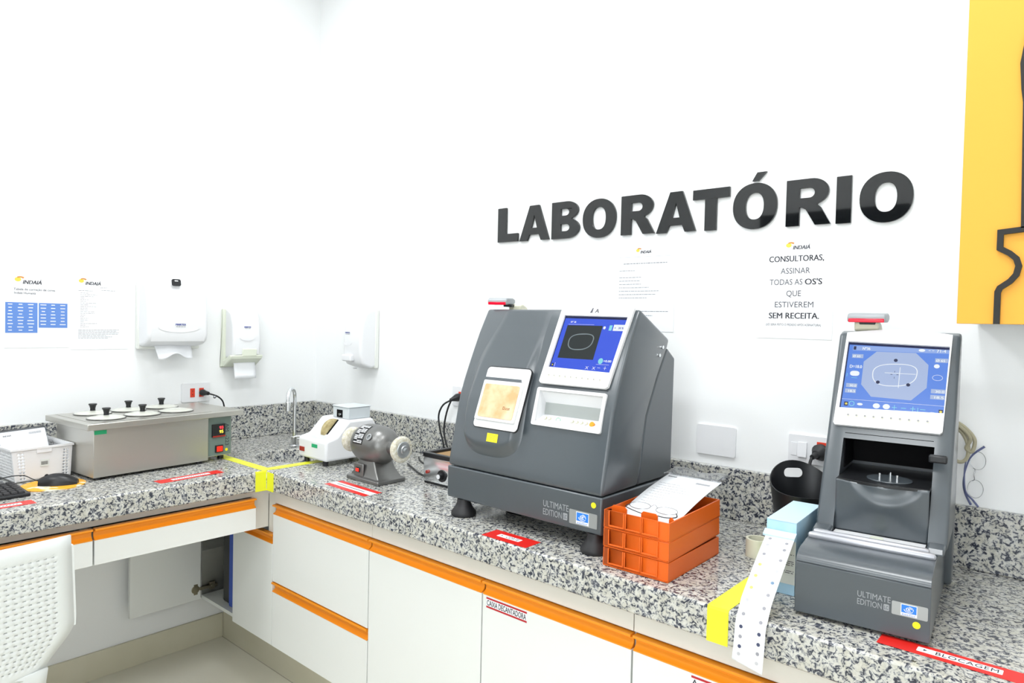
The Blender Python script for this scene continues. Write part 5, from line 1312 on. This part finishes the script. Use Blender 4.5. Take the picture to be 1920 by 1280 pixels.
kb = thing('keyboard', 'black computer keyboard cut off by the left edge of the photo', 'keyboard', (0.567, -1.386, H + 0.0006), math.radians(93))
MB().prism([(0.0, 0.0), (0.0, 0.010), (0.155, 0.020), (0.160, 0.0)], 'x', -0.44, 0.0).build('keyboard_case', 'black', kb, bevel=0.004, seg=3)
def keys():
    out = []
    for r_ in range(6):
        y0 = 0.012 + 0.0225 * r_; z0 = lerp(0.010, 0.020, (y0 + 0.009) / 0.155)
        x = -0.012
        for c_ in range(20):
            if c_ in (4, 8): x -= 0.006
            w_ = 0.0175
            out.append((x - w_, x, y0, y0 + 0.0185, z0))
            x -= 0.0195
            if x < -0.42: break
    return out
for i, (x0, x1, y0, y1, z0) in enumerate(keys()):
    if x0 < -0.16: continue
    MB().loft([[(x0, y0, z0), (x1, y0, z0), (x1, y1, z0 + 0.001), (x0, y1, z0 + 0.001)], [(x0 + .002, y0 + .002, z0 + .005), (x1 - .002, y0 + .002, z0 + .005), (x1 - .002, y1 - .003, z0 + .006), (x0 + .002, y1 - .003, z0 + .006)]]).build('key', 'rubber', kb)

# ------------------------------------------------------------------ white perforated chair
ch = thing('chair', 'white plastic chair with perforated back pushed up to the desk', 'chair', (1.10, -1.655, 0), 0)
def cback(s, t):
    """s -1..1 across, t 0..1 up; local x points away from the desk"""
    z = lerp(0.60, 0.945, t)
    hw = lerp(0.16, 0.222, sm((t - 0.0) / 0.33)) if t < 0.33 else lerp(0.222, 0.207, (t - 0.33) / 0.67)
    x = 0.015 + 0.035 * t - 0.035 * (1 - s * s) * (-1) * 0.6
    return Vector((x, s * hw, z))
NX, NZ = 22, 22
mb = MB(); us = []; 
us = [-1.0, -0.86]; 
for i in range(NX):
    b = -0.86 + 1.72 * i / NX; us += [b + 1.72 / NX * 0.42, b + 1.72 / NX]
us.append(1.0)
ws = [0.0, 0.05]
for j in range(NZ):
    b = 0.05 + 0.85 * j / NZ; ws += [b + 0.85 / NZ * 0.27, b + 0.85 / NZ]
ws.append(1.0)
G = [[None] * len(us) for _ in ws]
for j, w_ in enumerate(ws):
    for i, u_ in enumerate(us):
        row = (j + 1) // 2
        uu = u_ + (1.72 / NX * 0.25 if (row % 2 and 1 < i < len(us) - 2) else 0)
        G[j][i] = mb.v(cback(uu, w_))
for j in range(len(ws) - 1):
    for i in range(len(us) - 1):
        if j >= 2 and j < len(ws) - 2 and i >= 2 and i < len(us) - 2 and j % 2 == 1 and i % 2 == 1: continue
        mb.f([G[j][i], G[j][i + 1], G[j + 1][i + 1], G[j + 1][i]])
mb.build('perforated_backrest', 'chairplastic', ch, solid=0.006, angle=50)
# side ribs of the back
for s_ in (-1, 1):
    mb = MB(); L = []
    for k in range(9):
        t_ = 0.30 + 0.62 * k / 8; c_ = cback(s_, t_); L.append([(c_.x - 0.012, c_.y + s_ * 0.0, c_.z), (c_.x + 0.002, c_.y, c_.z), (c_.x + 0.002, c_.y + s_ * 0.006, c_.z), (c_.x - 0.012, c_.y + s_ * 0.006, c_.z)])
    mb.loft(L).build('side_rib', 'chairplastic', ch, angle=50)
def seat(u, v):
    s = 2 * u - 1
    # v 0 front of the seat (towards desk) .. 1 joins the back
    K = [(0.0, -0.44, 0.445), (0.15, -0.40, 0.46), (0.6, -0.2, 0.45), (0.82, -0.07, 0.465), (0.93, -0.01, 0.52), (1.0, 0.030, 0.606)]
    for a, b in zip(K, K[1:]):
        if v <= b[0]: q = (v - a[0]) / (b[0] - a[0]); x, z = lerp(a[1], b[1], q), lerp(a[2], b[2], q); break
    hw = lerp(0.215, 0.165, sm((v - 0.6) / 0.4))
    return (x, s * hw, z + 0.01 * s * s)
MB().grid(seat, 14, 30).build('seat', 'chairplastic', ch, solid=0.006, angle=50)
for sx, sy in ((-0.38, -0.19), (-0.38, 0.19), (-0.02, -0.17), (-0.02, 0.17)):
    ex = 0.05 if sx > -0.1 else -0.01
    MB().cyl((sx, sy, 0.448), (sx + ex, sy * 1.15, 0.001), 0.012, 0.011, seg=14).build('leg', 'chrome', ch)
